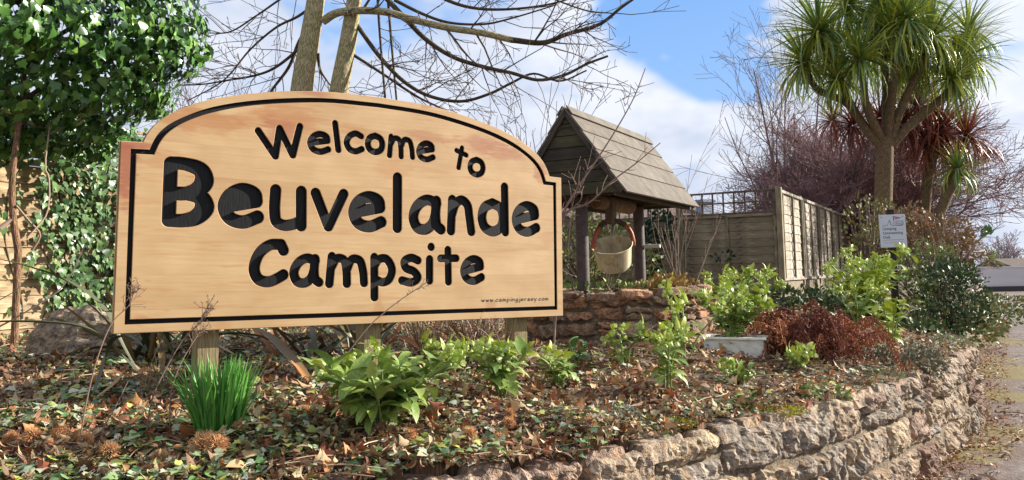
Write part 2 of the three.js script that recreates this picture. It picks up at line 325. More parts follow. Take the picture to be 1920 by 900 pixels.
{
  const w = thing('stone_wall', 'curved retaining wall of rough brown stone blocks along the road edge of the bed', 'wall');
  const mapW = (s, h, out) => { const e = edgeAt(s); return e.p.clone().addScaledVector(e.out, (0.66 - h) * 0.06 + out).setY(h); };
  const s0 = sOf(-2.1), s1 = sOf(7.2), r = rand(77), core = [], u = [], idx = [];
  const prof = [[-0.1, -0.003], [0.3, -0.003], [0.57, -0.005], [0.585, -0.24], [-0.1, -0.26]];
  const N = 160; for (let k = 0; k <= N; k++) { const s = lerp(0.4, sOf(24), k / N); for (const [h, o] of prof) { const q = mapW(s, h, o); core.push(q.x, q.y, q.z); u.push(s, h + o); } }
  const M = prof.length; for (let k = 0; k < N; k++) for (let j = 0; j < M - 1; j++) { const a = k * M + j; idx.push(a, a + M, a + 1, a + 1, a + M, a + M + 1); }
  const g = new THREE.BufferGeometry(); g.setAttribute('position', new THREE.Float32BufferAttribute(core, 3)); g.setAttribute('uv', new THREE.Float32BufferAttribute(u, 2)); g.setIndex(idx); g.computeVertexNormals();
  const mortar = std({ color: lin(0.36, 0.31, 0.245), map: again(stoneTex, 2, 2), bumpMap: again(stoneBump, 3, 3), bumpScale: 0.01, roughness: 1 });
  part('mortar_core', g, mortar, w);
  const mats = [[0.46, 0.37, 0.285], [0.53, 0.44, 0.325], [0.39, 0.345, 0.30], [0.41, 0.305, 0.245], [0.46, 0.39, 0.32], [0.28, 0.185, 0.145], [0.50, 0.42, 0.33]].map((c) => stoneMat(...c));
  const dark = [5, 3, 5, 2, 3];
  let k = 0;
  for (const q of courses(r, s0, s1, [-0.04, 0.19, 0.4, 0.605], 0.31, 0.009)) {
    const x = edgeAt((q[0][0] + q[1][0]) / 2).p.x, far = x > 4.1;
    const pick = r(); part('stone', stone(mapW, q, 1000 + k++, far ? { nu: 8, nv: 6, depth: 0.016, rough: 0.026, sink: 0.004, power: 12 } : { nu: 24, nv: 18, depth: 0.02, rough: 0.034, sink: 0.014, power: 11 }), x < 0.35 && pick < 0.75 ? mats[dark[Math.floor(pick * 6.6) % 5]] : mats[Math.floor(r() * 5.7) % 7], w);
  }
  // the top course: flat stones laid on the wall, their upper faces under the soil
  let s = s0; while (s < s1) {
    const wd = 0.16 + r() * 0.24, e = s + wd, top = 0.622 + r() * 0.028, dp = 0.16 + r() * 0.08, o0 = 0.012 + r() * 0.02;
    const mapTop = (a, b, out) => { const E = edgeAt(a); return E.p.clone().addScaledVector(E.out, o0 - b).setY(top - 0.045 + out); };
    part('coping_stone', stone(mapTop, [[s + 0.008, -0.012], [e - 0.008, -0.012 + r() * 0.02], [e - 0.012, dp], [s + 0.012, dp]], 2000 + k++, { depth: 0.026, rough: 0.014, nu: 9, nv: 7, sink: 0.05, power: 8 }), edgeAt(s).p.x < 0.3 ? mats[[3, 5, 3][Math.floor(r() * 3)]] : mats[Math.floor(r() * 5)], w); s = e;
  }
}

// ---------------------------------------------------------------- fences (garden grid turned 30 degrees from the view)
const GA = V(0.5, 0, -0.866), GB = V(0.866, 0, 0.5);        // along the road; across it, towards the road
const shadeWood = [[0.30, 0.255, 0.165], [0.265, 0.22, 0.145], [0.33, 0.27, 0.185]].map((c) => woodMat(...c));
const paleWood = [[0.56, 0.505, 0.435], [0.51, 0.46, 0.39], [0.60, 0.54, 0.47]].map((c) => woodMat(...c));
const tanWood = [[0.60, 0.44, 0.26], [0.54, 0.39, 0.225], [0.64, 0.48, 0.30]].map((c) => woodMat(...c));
const trellisWood = woodMat(0.17, 0.115, 0.085), postWood = woodMat(0.36, 0.30, 0.20);
// a run of overlapping boards between two ends of a group's x axis, faces towards +z
function boardRun(t, r, x0, x1, y0, y1, pitch, mats) {
  const n = Math.round((y1 - y0) / pitch), w = x1 - x0;
  for (let k = 0; k < n; k++) {
    const m = part('board', board(w - 0.004, pitch + 0.022, 0.012 + 0.001 * (k % 2)), mats[Math.floor(r() * mats.length)], t, [(x0 + x1) / 2, y0 + (k + 0.5) * pitch + (r() - 0.5) * 0.006, 0.004 + (r() - 0.5) * 0.003], [-0.075 + (r() - 0.5) * 0.02, 0, (r() - 0.5) * 0.006]);
    m.scale.y = 1 + (r() - 0.5) * 0.05;
  }
}
function trellis(t, x0, x1, y0, y1) {
  const top = part('trellis', board(0.03, y1 - y0, 0.018), trellisWood, t, [x0 + 0.03, (y0 + y1) / 2, 0]);
  const n = Math.round((x1 - x0) / 0.203);
  for (let k = 1; k < n; k++) part('trellis_bar', board(0.03, y1 - y0, 0.018), trellisWood, top, [k * (x1 - x0) / n - 0.0, 0, 0.001 * (k % 2)]);
  for (const [y, h, z] of [[y1 + 0.008, 0.036, 0.02], [(y0 + y1) / 2 + 0.01, 0.03, 0.02], [y0 + 0.012, 0.03, 0.02]]) part('trellis_rail', board(x1 - x0, h, 0.02), trellisWood, top, [(x1 - x0) / 2 - 0.03, y - (y0 + y1) / 2, z]);
}
{
  const r = rand(31), C = V(4.69, 1.0, -14);
  const f = thing('fence', 'weathered overlap board fence in shade with brown square trellis on top, behind the well', 'fence', [C.x, C.y, C.z], -Math.PI / 6, 'garden fences');     // +x runs towards the road corner, +z faces the viewer
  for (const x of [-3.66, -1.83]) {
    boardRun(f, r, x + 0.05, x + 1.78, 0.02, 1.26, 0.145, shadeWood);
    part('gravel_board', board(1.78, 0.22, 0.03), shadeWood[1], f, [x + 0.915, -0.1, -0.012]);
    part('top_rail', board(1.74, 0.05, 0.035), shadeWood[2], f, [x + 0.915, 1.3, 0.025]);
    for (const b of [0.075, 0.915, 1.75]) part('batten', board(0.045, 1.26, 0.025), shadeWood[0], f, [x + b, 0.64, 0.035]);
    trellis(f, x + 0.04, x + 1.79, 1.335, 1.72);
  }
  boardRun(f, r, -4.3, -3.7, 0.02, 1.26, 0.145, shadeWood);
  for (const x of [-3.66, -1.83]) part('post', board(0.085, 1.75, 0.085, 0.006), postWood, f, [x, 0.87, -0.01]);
  part('trellis_post', board(0.06, 0.4, 0.05, 0.004), trellisWood, f, [-0.085, 1.53, -0.01]);
  const g = thing('fence', 'pale sunlit overlap board fence with vertical battens running away beside the road planting', 'fence', [C.x, 1.02, C.z], Math.PI / 3, 'garden fences');  // +x runs away, +z faces the road
  part('corner_post', board(0.1, 1.78, 0.1, 0.008), postWood, g, [0, 0.86, 0]);
  for (let k = 0; k < 6; k++) {
    const x = 0.05 + k * 1.9;
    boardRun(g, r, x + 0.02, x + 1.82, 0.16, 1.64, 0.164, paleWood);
    part('top_rail', board(1.84, 0.05, 0.045), paleWood[0], g, [x + 0.92, 1.685, 0.02]);
    part('bottom_rail', board(1.84, 0.06, 0.04), paleWood[1], g, [x + 0.92, 0.14, 0.02]);
    part('gravel_board', board(1.84, 0.28, 0.03), shadeWood[2], g, [x + 0.92, -0.045, -0.01]);
    for (const b of [0.04, 0.93, 1.8]) part('batten', board(0.045, 1.5, 0.035), shadeWood[b === 0.93 ? 1 : 0], g, [x + b, 0.9, 0.04]);
    if (k) part('post', board(0.09, 1.74, 0.09, 0.008), postWood, g, [x - 0.03, 0.87, -0.01]);
  }
  const h = thing('fence', 'tan overlap board fence with trellis on top, half covered by ivy, left of the sign', 'fence', [-4.05, 0.93, -7], Math.PI / 3, 'garden fences');
  for (let k = -2; k < 5; k++) {
    const x = k * 1.86 + 0.75;
    boardRun(h, r, x + 0.05, x + 1.81, 0.0, 1.36, 0.136, tanWood);
    part('gravel_board', board(1.76, 0.18, 0.03), tanWood[1], h, [x + 0.93, -0.085, -0.012]);
    part('top_rail', board(1.76, 0.05, 0.04), tanWood[1], h, [x + 0.93, 1.4, 0.02]);
    part('post', board(0.09, 1.82, 0.09, 0.008), tanWood[0], h, [x, 0.9, -0.005]);
    const tr = part('trellis', board(0.032, 0.4, 0.02), tanWood[2], h, [x + 0.2, 1.63, 0]);
    for (let j = 1; j < 8; j++) part('trellis_bar', board(0.032, 0.4, 0.02), tanWood[j % 3], tr, [j * 0.205, 0, 0]);
    for (const y of [0.18, 0, -0.17]) part('trellis_rail', board(1.76, 0.034, 0.02), tanWood[1], tr, [0.73, y, 0.02]);
  }
}

// ---------------------------------------------------------------- the wishing well
{
  const W = thing('wishing_well', 'round stone wishing well with a steep grey board roof on two dark posts', 'well', far_(0.705, 0.8, -5.63).toArray(), Math.PI / 3); W.scale.setScalar(1.1);
  const r = rand(5), R = 0.63, mapC = (s, h, out) => V(Math.cos(s / R) * (R + out), h, -Math.sin(s / R) * (R + out));
  const mortar = std({ color: lin(0.22, 0.18, 0.14), map: again(stoneTex, 2, 2), bumpMap: again(stoneBump, 3, 3), bumpScale: 0.01, roughness: 1 });
  const ring = part('stone_ring', new THREE.LatheGeometry([[R - 0.004, -0.1], [R - 0.006, 0.36], [R - 0.2, 0.38], [R - 0.2, 0.3], [0.001, 0.3]].map(([x, y]) => new THREE.Vector2(x, y)), 64), mortar, W);
  const mats = [[0.46, 0.28, 0.185], [0.56, 0.32, 0.195], [0.35, 0.25, 0.185], [0.62, 0.34, 0.205], [0.45, 0.34, 0.25]].map((c) => stoneMat(...c));
  let k = 0; const full = 2 * Math.PI * R;
  for (const q of courses(r, 0, full - 0.15, [-0.08, 0.1, 0.2, 0.29, 0.37], 0.19, 0.008)) part('stone', stone(mapC, q, 5000 + k++, { depth: 0.018, rough: 0.013, nu: 12, nv: 9, sink: 0.01, power: 7 }), mats[Math.floor(r() * 5)], ring);
  let s = 0; while (s < full - 0.1) {
    const w = Math.min(0.2 + r() * 0.2, full - s), top = 0.375 + r() * 0.03, o0 = 0.03 + r() * 0.03;
    const mapT = (a, b, out) => V(Math.cos(a / R) * (R + o0 - b), top - 0.02 + out, -Math.sin(a / R) * (R + o0 - b));
    const mapF = (a, b, out) => V(Math.cos(a / R) * (R + o0 - 0.02 + out), top - 0.05 + b, -Math.sin(a / R) * (R + o0 - 0.02 + out));
    const a = new Acc(); a.add(stone(mapT, [[s + 0.008, 0], [s + w - 0.008, 0.015 * r()], [s + w - 0.02, 0.22], [s + 0.02, 0.22]], 5600 + k, { depth: 0.025, rough: 0.012, nu: 8, nv: 6, sink: 0.03 }));
    a.add(stone(mapF, [[s + 0.008, 0], [s + w - 0.008, 0], [s + w - 0.008, 0.062], [s + 0.008, 0.062]], 5800 + k++, { depth: 0.02, rough: 0.01, nu: 8, nv: 5, sink: 0.03 }));
    a.build('coping_stone', mats[Math.floor(r() * 5)], ring); s += w;
  }
  const softGrain = tex(512, 512, (u, v) => { const x = 0.84 + fbm2(u * 3 + 3, v * 50, 4) * 0.1 + fbm2(u * 5, v * 5, 4) * 0.16; return [x, x * 0.985, x * 0.96]; }, { rx: 1.1, ry: 1.6 });
  const y0 = 0.8, dark = woodMat(0.085, 0.06, 0.05), gab = [[0.065, 0.05, 0.03], [0.05, 0.038, 0.028], [0.075, 0.068, 0.032], [0.06, 0.05, 0.028]].map((c) => woodMat(...c));
  const roofM = [[0.175, 0.15, 0.12], [0.16, 0.136, 0.108], [0.19, 0.164, 0.134], [0.14, 0.117, 0.09]].map((c) => woodMat(...c, { bumpScale: 0.0006, map: softGrain }));
  for (const x of [-0.506, 0.51]) part('post', new THREE.CylinderGeometry(0.041, 0.043, 0.74, 20), woodMat(0.10, 0.066, 0.062, { roughness: 0.6 }), W, [x, 1.73 - y0 - 0.3, 0]);
  const ridge = 2.335 - y0, eave = 1.80 - y0, half = 0.375, x0 = -0.73, x1 = 0.74, len = Math.hypot(half, ridge - eave), ang = Math.atan2(ridge - eave, half);
  for (const sd of [1, -1]) {
    const slope = new THREE.Group();
    const cuts = [0, 0.27, 0.5, 0.745, 1.02];
    for (let row = 0; row < 4; row++) {
      const a = cuts[row] * len, b = cuts[row + 1] * len, joints = [x0, lerp(x0, x1, 0.22 + r() * 0.2), lerp(x0, x1, 0.6 + r() * 0.22), x1];
      for (let j = 0; j < 3; j++) {
        const w = joints[j + 1] - joints[j], mid = (a + b) / 2;
        part('roof_board', board(w - 0.003, 0.014, b - a + 0.02, 0.003), roofM[Math.floor(r() * 3) + (row === 0 ? 1 : 0)], W, [(joints[j] + joints[j + 1]) / 2, ridge - Math.sin(ang) * mid + Math.cos(ang) * 0.014, sd * (Math.cos(ang) * mid + Math.sin(ang) * 0.014)], [sd * (ang + 0.0) - sd * 0.045, 0, 0]);
      }
    }
    part('ridge_strip', board(x1 - x0, 0.01, 0.07, 0.003), roofM[2], W, [(x0 + x1) / 2, ridge - Math.sin(ang) * 0.03 + 0.026, sd * (Math.cos(ang) * 0.03 + 0.016)], [sd * ang, 0, 0]);
    part('eave_rail', board(x1 - x0 - 0.06, 0.05, 0.035, 0.004), dark, W, [(x0 + x1) / 2, eave + 0.0, sd * (half - 0.05)]);
    for (const x of [x0 + 0.014, x1 - 0.014]) part('barge_board', board(0.02, 0.03, len, 0.003), dark, W, [x, ridge - Math.sin(ang) * len / 2 - 0.006, sd * (Math.cos(ang) * len / 2 - 0.004)], [sd * ang, 0, 0]);
  }
  for (const [x, sg] of [[x0 + 0.03, -1], [x1 - 0.03, 1]]) for (let j = 0; j < 7; j++) {
    const h = (ridge - eave) / 7, ya = eave + j * h - 0.004, yb = ya + h - 0.006, wa = half * (1 - j / 7) - 0.02, wb = Math.max(half * (1 - (j + 1) / 7) - 0.012, 0.004);
    const sh = new THREE.Shape([[-wa, ya], [wa, ya], [wb, yb], [-wb, yb]].map(([a, b]) => new THREE.Vector2(a, b)));
    const g = new THREE.ExtrudeGeometry(sh, { depth: 0.016, bevelEnabled: false }); g.translate(0, 0, -0.008);
    part('gable_board', g, gab[Math.floor(r() * 4)], W, [x - sg * 0.004 * (j % 2), 0, 0], [0, Math.PI / 2, 0]);
  }
  for (const x of [-0.506, 0.51]) part('tie_beam', board(0.05, 0.06, 2 * half - 0.08, 0.005), dark, W, [x, eave + 0.035, 0]);
  part('axle', new THREE.CylinderGeometry(0.05, 0.055, 0.62, 14).rotateZ(Math.PI / 2), woodMat(0.32, 0.2, 0.125), W, [0.02, 1.79 - y0, 0]);
  part('hanger_block', board(0.07, 0.16, 0.06, 0.01), woodMat(0.2, 0.14, 0.105), W, [-0.1, 1.72 - y0, 0.03]);
  part('crank_peg', new THREE.CylinderGeometry(0.014, 0.014, 0.13, 10).rotateX(Math.PI / 2), std({ color: lin(0.5, 0.47, 0.43), roughness: 0.6 }), W, [0.51, 1.5 - y0, 0.1]);
  // the bucket hangs from the axle
  const B = thing('bucket', 'old dented cream metal bucket with rusty orange handle hanging under the well roof', 'bucket', far_(0.705 - 0.012, 1.335, -5.63 + 0.1).toArray());
  const metal = tex(512, 256, (u, v) => { const a = fbm2(u * 12, v * 8, 5), st = fbm2(u * 30, v * 2.5, 3), ru = smooth(0.08, 0.4, fbm2(u * 7 + 3, v * 9, 4)); return mix3([0.80 + a * 0.12, 0.76 + a * 0.12, 0.66 + a * 0.1 + st * 0.08], [0.55, 0.45, 0.32], ru * 0.4); });
  const cream = std({ color: lin(0.95, 0.92, 0.84), map: metal, roughness: 0.55, metalness: 0.15 });
  const body = part('body', new THREE.LatheGeometry([[0.001, 0], [0.104, 0], [0.108, 0.008], [0.112, 0.02], [0.131, 0.155], [0.137, 0.16], [0.139, 0.168], [0.134, 0.172], [0.127, 0.16], [0.106, 0.014], [0.001, 0.012]].map(([x, y]) => new THREE.Vector2(x, y)), 40), cream, B);
  for (let j = 0, P = body.geometry.attributes.position; j < P.count; j++) { const n = fbm3(P.getX(j) * 9, P.getY(j) * 9, P.getZ(j) * 9, 2) * 0.012, l = Math.hypot(P.getX(j), P.getZ(j)); if (l > 0.09) { P.setX(j, P.getX(j) * (1 + n / l)); P.setZ(j, P.getZ(j) * (1 + n / l)); } }
  body.geometry.computeVertexNormals(); body.rotation.set(0.5, 0, 0.14); body.position.set(0.012, 0.012, -0.05); B.scale.setScalar(1.13);
  const hp = curve([V(-0.13, 0.155, 0.015), V(-0.118, 0.225, 0.01), V(-0.078, 0.29, 0), V(0, 0.322, 0), V(0.078, 0.295, 0), V(0.12, 0.24, 0.01), V(0.135, 0.175, 0.015)], 30);
  const rust = std({ color: lin(0.52, 0.115, 0.03), roughness: 0.5, map: again(stoneTex, 4, 4) });
  part('handle', tubeGeo(hp, 0.0155, 10), rust, B);
  part('handle_wrap', tubeGeo(hp.slice(9, 22), 0.0185, 10), std({ color: lin(0.13, 0.1, 0.085), map: again(stoneTex, 6, 6), roughness: 0.95 }), B);
  for (const [x, y] of [[-0.131, 0.15], [0.134, 0.172]]) part('handle_lug', new RoundedBoxGeometry(0.03, 0.05, 0.02, 1, 0.006), rust, B, [x, y, 0.015]);
  part('rope', tubeGeo(curve([V(0.0, 0.318, 0), V(-0.012, 0.36, 0.004), V(-0.02, 0.42, 0.0)], 8), 0.007, 6), std({ color: lin(0.4, 0.32, 0.22) }), B);
}

// ---------------------------------------------------------------- the welcome sign: lettering routed 18 mm into the board
{
  const S = thing('welcome_sign', 'large carved timber sign welcoming visitors to the campsite, black routed lettering, arched top', 'sign', [-1.687, 1.08, -3.40]);
  const ux = V(0.8214, -0.0102, -0.5704).normalize(), uz = V(0.5704, 0, 0.8214), uy = uz.clone().cross(ux).normalize(); uz.crossVectors(ux, uy);
  S.quaternion.setFromRotationMatrix(new THREE.Matrix4().makeBasis(ux, uy, uz));
  const stains = [[0.33, 0.95, 0.28, 0.06, 0.55, 0], [0.62, 0.99, 0.2, 0.05, 0.3, 0], [0.02, 0.72, 0.05, 0.2, 0.85, 1], [0.05, 0.81, 0.09, 0.03, 0.8, 1], [0.74, 1.0, 0.17, 0.09, 0.45, 0], [0.7, 0.93, 0.1, 0.06, 0.5, 1], [1.1, 0.96, 0.16, 0.05, 0.4, 0], [1.5, 0.985, 0.2, 0.035, 0.4, 1], [1.86, 0.97, 0.22, 0.05, 0.5, 1], [2.0, 0.94, 0.14, 0.05, 0.45, 1], [0.86, 1.14, 0.1, 0.02, 0.55, 1], [1.3, 0.8, 0.12, 0.06, 0.25, 0], [2.25, 0.85, 0.05, 0.08, 0.4, 1], [0.2, 0.75, 0.1, 0.05, 0.25, 0], [1.22, 0.08, 0.03, 0.08, 0.3, 0], [2.3, 0.45, 0.08, 0.06, 0.22, 0], [0.1, 0.06, 0.06, 0.03, 0.3, 1], [1.9, 0.08, 0.04, 0.03, 0.35, 1], [0.45, 0.02, 0.05, 0.03, 0.25, 0]];
  const wood = tex(2048, 1024, (a, b) => {
    const u = a * 2.5, v = b * 1.25, pl = Math.floor(v / 0.148 + 0.35), ph = (v / 0.148 + 0.35) % 1, o = pl * 13.7;
    const g = fbm2(u * 1.6 + o, v * 42 + 0.8 * fbm2(u * 1.1 + o, v * 5, 3), 4), f = fbm2(u * 14 + o, v * 300, 2), wv = fbm2(u * 0.9 + o, v * 3.2, 4), cell = fbm2(u * 3.1 + 5, v * 3.1 + o, 3);
    let c = mix3([0.675, 0.545, 0.38], [0.72, 0.595, 0.43], 0.5 + wv * 0.8 + n2(pl * 3.3, 1.5) * 0.3);
    const d = g * 0.024 + f * 0.014 + cell * 0.035; c = [c[0] + d, c[1] + d * 1.1, c[2] + d * 1.2];
    if (ph < 0.012) c = c.map((x) => x * 0.93);
    const kn = n2(u * 2.7 + 31, v * 6.1); if (kn > 0.9) c = mix3(c, [0.62, 0.44, 0.27], smooth(0.9, 0.97, kn) * 0.5);
    const nz = fbm2(u * 4, v * 10, 4), nf = fbm2(u * 9, v * 60, 3);
    for (const [x, y, sx, sy, k, red] of stains) { const q = Math.exp(-(((u - x) / sx) ** 2) - (((v - y) / sy) ** 2)); if (q > 0.02) c = mix3(c, red ? [0.56, 0.31, 0.21] : [0.60, 0.37, 0.19], smooth(0.25, 0.85, q + nz * 0.45 + nf * 0.25) * k * 0.95); }
    const sk = fbm2(u * 1.3 - 7, v * 16 + 4, 4); c = mix3(c, [0.63, 0.42, 0.245], smooth(0.28, 0.55, sk) * 0.28);
    return c;
  }, { rx: 1 / 2.5, ry: 1 / 1.25 });
  const woodB = tex(1024, 512, (u, v) => 0.5 + fbm2(u * 4, v * 60, 4) * 0.4 + fbm2(u * 30, v * 260, 2) * 0.2, { srgb: false, rx: 1 / 2.5, ry: 1 / 1.25 });
  const sw = std({ map: wood, bumpMap: woodB, bumpScale: 0.0004, roughness: 0.66 });
  const inkB = tex(512, 512, (u, v) => 0.5 + fbm2(u * 120, v * 8, 4) * 0.6 + (n2(u * 60, v * 5) > 0.7 ? 0.25 : 0), { srgb: false, rx: 1.2, ry: 1.2 });
  const inkT = tex(512, 512, (u, v) => { const x = 0.066 + fbm2(u * 60, v * 9, 4) * 0.035 + smooth(0.6, 0.8, n2(u * 110, v * 9)) * 0.05; return [x * 0.98, x * 1.06, x * 1.2]; }, { rx: 1.2, ry: 1.2 });
  const ink = phys({ map: inkT, bumpMap: inkB, bumpScale: 0.0006, roughness: 0.6, specularIntensity: 0.45 });
  const mir = (pts) => [...pts, ...pts.slice().reverse().filter(([x]) => x < 1.19).map(([x, y]) => [2.41 - x, y])];
  const arc = (pts) => curve(pts.map(([x, y]) => V(x, y, 0)), 40).map((p) => [p.x, p.y]);
  const outer = [[0, 0], ...mir([[0, 0.823], [0.088, 0.826], ...arc([[0.09, 0.832], [0.102, 0.86], [0.128, 0.902], [0.165, 0.941], [0.233, 0.988], [0.323, 1.033], [0.427, 1.069], [0.535, 1.098], [0.675, 1.127], [0.792, 1.145], [0.938, 1.16], [1.205, 1.167]])]), [2.41, 0]];
  const gOut = [[0.04, 0.035], ...mir([[0.038, 0.795], [0.114, 0.798], ...arc([[0.116, 0.803], [0.128, 0.835], [0.15, 0.875], [0.2, 0.925], [0.325, 0.997], [0.428, 1.036], [0.564, 1.072], [0.763, 1.109], [0.939, 1.129], [1.205, 1.137]])]), [2.37, 0.035]];
  const gIn = [[0.062, 0.058], ...mir([[0.062, 0.772], [0.134, 0.774], ...arc([[0.137, 0.782], [0.152, 0.822], [0.175, 0.862], [0.212, 0.9], [0.275, 0.943], [0.377, 0.99], [0.537, 1.04], [0.764, 1.083], [0.939, 1.104], [1.205, 1.112]])]), [2.348, 0.058]];
  const shp = (pts) => new THREE.Shape(pts.map(([x, y]) => new THREE.Vector2(x, y))), path = (pts) => new THREE.Path(pts.map(([x, y]) => new THREE.Vector2(x, y)));
  // strokes of round-ended lettering; each stroke is a list of [x, y, radius]; contours of their union by marching squares
  const smoothS = (pts, r) => curve(pts.map(([x, y]) => V(x, y, 0)), pts.length * 5).map((p, k, all) => { const t = k / (all.length - 1) * (pts.length - 1), i = Math.min(Math.floor(t), pts.length - 2); return [p.x, p.y, lerp(pts[i][2] ?? r, pts[i + 1][2] ?? r, t - i)]; });
  const straight = (pts, r) => pts.map(([x, y, q]) => [x, y, q ?? r]);
  function contours(strokes, cell) {
    let x0 = 1e9, y0 = 1e9, x1 = -1e9, y1 = -1e9; for (const s of strokes) for (const [x, y, r] of s) { x0 = Math.min(x0, x - r); y0 = Math.min(y0, y - r); x1 = Math.max(x1, x + r); y1 = Math.max(y1, y + r); }
    x0 -= cell * 2; y0 -= cell * 2; const W = Math.ceil((x1 - x0) / cell) + 3, H = Math.ceil((y1 - y0) / cell) + 3, F = new Float32Array(W * H);
    for (let j = 0; j < H; j++) for (let i = 0; i < W; i++) {
      const x = x0 + i * cell, y = y0 + j * cell; let d = 1e9;
      for (const s of strokes) for (let k = 0; k < s.length - 1; k++) { const [ax, ay, ar] = s[k], [bx, by, br] = s[k + 1], dx = bx - ax, dy = by - ay, L = dx * dx + dy * dy, t = L ? clamp(((x - ax) * dx + (y - ay) * dy) / L) : 0; d = Math.min(d, Math.hypot(ax + t * dx - x, ay + t * dy - y) - lerp(ar, br, t)); }
      F[j * W + i] = d === 0 ? 1e-7 : d;
    }
    const next = new Map(), pt = new Map(), key = (i, j, e) => e * W * H + j * W + i;
    const hx = (i, j) => { const k = key(i, j, 0), a = F[j * W + i], b = F[j * W + i + 1]; pt.set(k, [x0 + (i + a / (a - b)) * cell, y0 + j * cell]); return k; };
    const vy = (i, j) => { const k = key(i, j, 1), a = F[j * W + i], b = F[(j + 1) * W + i]; pt.set(k, [x0 + i * cell, y0 + (j + a / (a - b)) * cell]); return k; };
    for (let j = 0; j < H - 1; j++) for (let i = 0; i < W - 1; i++) {
      const c = (F[j * W + i] < 0 ? 1 : 0) | (F[j * W + i + 1] < 0 ? 2 : 0) | (F[(j + 1) * W + i + 1] < 0 ? 4 : 0) | (F[(j + 1) * W + i] < 0 ? 8 : 0);
      const B = () => hx(i, j), T = () => hx(i, j + 1), L = () => vy(i, j), R = () => vy(i + 1, j);
      const seg = { 1: [[B, L]], 2: [[R, B]], 3: [[R, L]], 4: [[T, R]], 5: [[B, L], [T, R]], 6: [[T, B]], 7: [[T, L]], 8: [[L, T]], 9: [[B, T]], 10: [[R, B], [L, T]], 11: [[R, T]], 12: [[L, R]], 13: [[B, R]], 14: [[L, B]] }[c] ?? [];
      for (const [a, b] of seg) next.set(a(), b());
    }
    const loops = [];
    while (next.size) { const s = next.keys().next().value; let k = s; const l = []; while (next.has(k)) { l.push(pt.get(k)); const q = next.get(k); next.delete(k); k = q; } if (l.length > 5) loops.push(l); }
    const area = (l) => l.reduce((t, p, k) => { const q = l[(k + 1) % l.length]; return t + p[0] * q[1] - q[0] * p[1]; }, 0) / 2;
    const thin = (l) => { const o = []; for (const p of l) if (!o.length || Math.hypot(p[0] - o.at(-1)[0], p[1] - o.at(-1)[1]) > cell * 0.55) o.push(p); return o; };
    const all = loops.map(thin).filter((l) => Math.abs(area(l)) > cell * cell * 4).map((l) => ({ l, a: Math.abs(area(l)) })).sort((a, b) => b.a - a.a);
    const inPoly = (p, l) => { let c = false; for (let i = 0, j = l.length - 1; i < l.length; j = i++) if ((l[i][1] > p[1]) !== (l[j][1] > p[1]) && p[0] < (l[j][0] - l[i][0]) * (p[1] - l[i][1]) / (l[j][1] - l[i][1]) + l[i][0]) c = !c; return c; };
    const outers = [], holes = []; for (const q of all) (outers.some((o) => inPoly(q.l[0], o)) ? holes : outers).push(q.l);
    return { outers, holes };
  }
  const GL = {                                          // glyphs in a unit box: 'c' smooth, 'l' straight
    e: [['l', [[0.06, 0.47], [0.95, 0.66]]], ['c', [[0.95, 0.66], [0.9, 0.88], [0.55, 1], [0.18, 0.84], [0, 0.47], [0.16, 0.12], [0.55, 0], [1, 0.17]]]],
    c: [['c', [[0.95, 0.88], [0.6, 1], [0.2, 0.84], [0, 0.47], [0.2, 0.1], [0.58, 0], [1, 0.16]]]],
    o: [['c', [[0.5, 1], [0.13, 0.84], [0, 0.5], [0.13, 0.15], [0.5, 0], [0.88, 0.16], [1, 0.5], [0.87, 0.85], [0.5, 1]]]],
    m: [['l', [[0.06, 1], [0, 0]]], ['c', [[0.05, 0.6], [0.2, 0.92], [0.4, 0.88], [0.48, 0.5], [0.5, 0]]], ['c', [[0.49, 0.5], [0.64, 0.9], [0.86, 0.86], [0.96, 0.5], [1, 0.02]]]],
    u: [['c', [[0.02, 1], [0, 0.4], [0.08, 0.1], [0.35, 0.0], [0.7, 0.04], [0.96, 0.14]]], ['l', [[0.98, 1], [1, 0]]]],
    v: [['l', [[0, 0.98], [0.47, 0], [1, 1]]]],
    a: [['c', [[0.84, 0.9], [0.5, 1], [0.17, 0.82], [0, 0.42], [0.14, 0.06], [0.42, 0], [0.68, 0.2], [0.8, 0.55]]], ['c', [[0.83, 0.98], [0.8, 0.5], [0.86, 0.14], [1, 0.02]]]],
    n: [['l', [[0.06, 1], [0, 0]]], ['c', [[0.04, 0.5], [0.24, 0.88], [0.52, 1], [0.8, 0.86], [0.9, 0.5], [1, 0]]]],
    s: [['c', [[0.95, 0.9], [0.55, 1], [0.14, 0.86], [0.22, 0.6], [0.72, 0.44], [0.96, 0.2], [0.6, 0], [0, 0.08]]]],
    w: [['l', [[0, 1], [0.27, 0], [0.5, 0.8], [0.74, 0], [1, 1]]]], '.': [['l', [[0.5, 0], [0.5, 0.02]]]],
    p: [['l', [[0, 1], [0, -0.75]]], ['c', [[0, 0.8], [0.5, 1], [1, 0.5], [0.5, 0], [0, 0.15]]]], i: [['l', [[0.5, 1], [0.5, 0]]], ['l', [[0.5, 1.5], [0.5, 1.52]]]],
    g: [['c', [[0.9, 0.85], [0.4, 1], [0, 0.45], [0.4, 0], [0.85, 0.4]]], ['c', [[0.92, 1], [0.9, -0.3], [0.5, -0.7], [0, -0.55]]]], j: [['c', [[0.7, 1], [0.7, -0.3], [0.4, -0.7], [0, -0.5]]], ['l', [[0.7, 1.5], [0.7, 1.52]]]],
    r: [['l', [[0.1, 1], [0.1, 0]]], ['c', [[0.1, 0.5], [0.4, 0.95], [0.95, 0.85]]]], y: [['l', [[0, 1], [0.5, 0.1]]], ['l', [[1, 1], [0.2, -0.75]]]],
  };
  const glyph = (ch, [x0, x1, y0, y1], r) => GL[ch].map(([k, pts]) => (k === 'c' ? smoothS : straight)(pts.map(([x, y]) => [lerp(x0 + r, x1 - r, x), lerp(y0 + r, y1 - r, y)]), r));
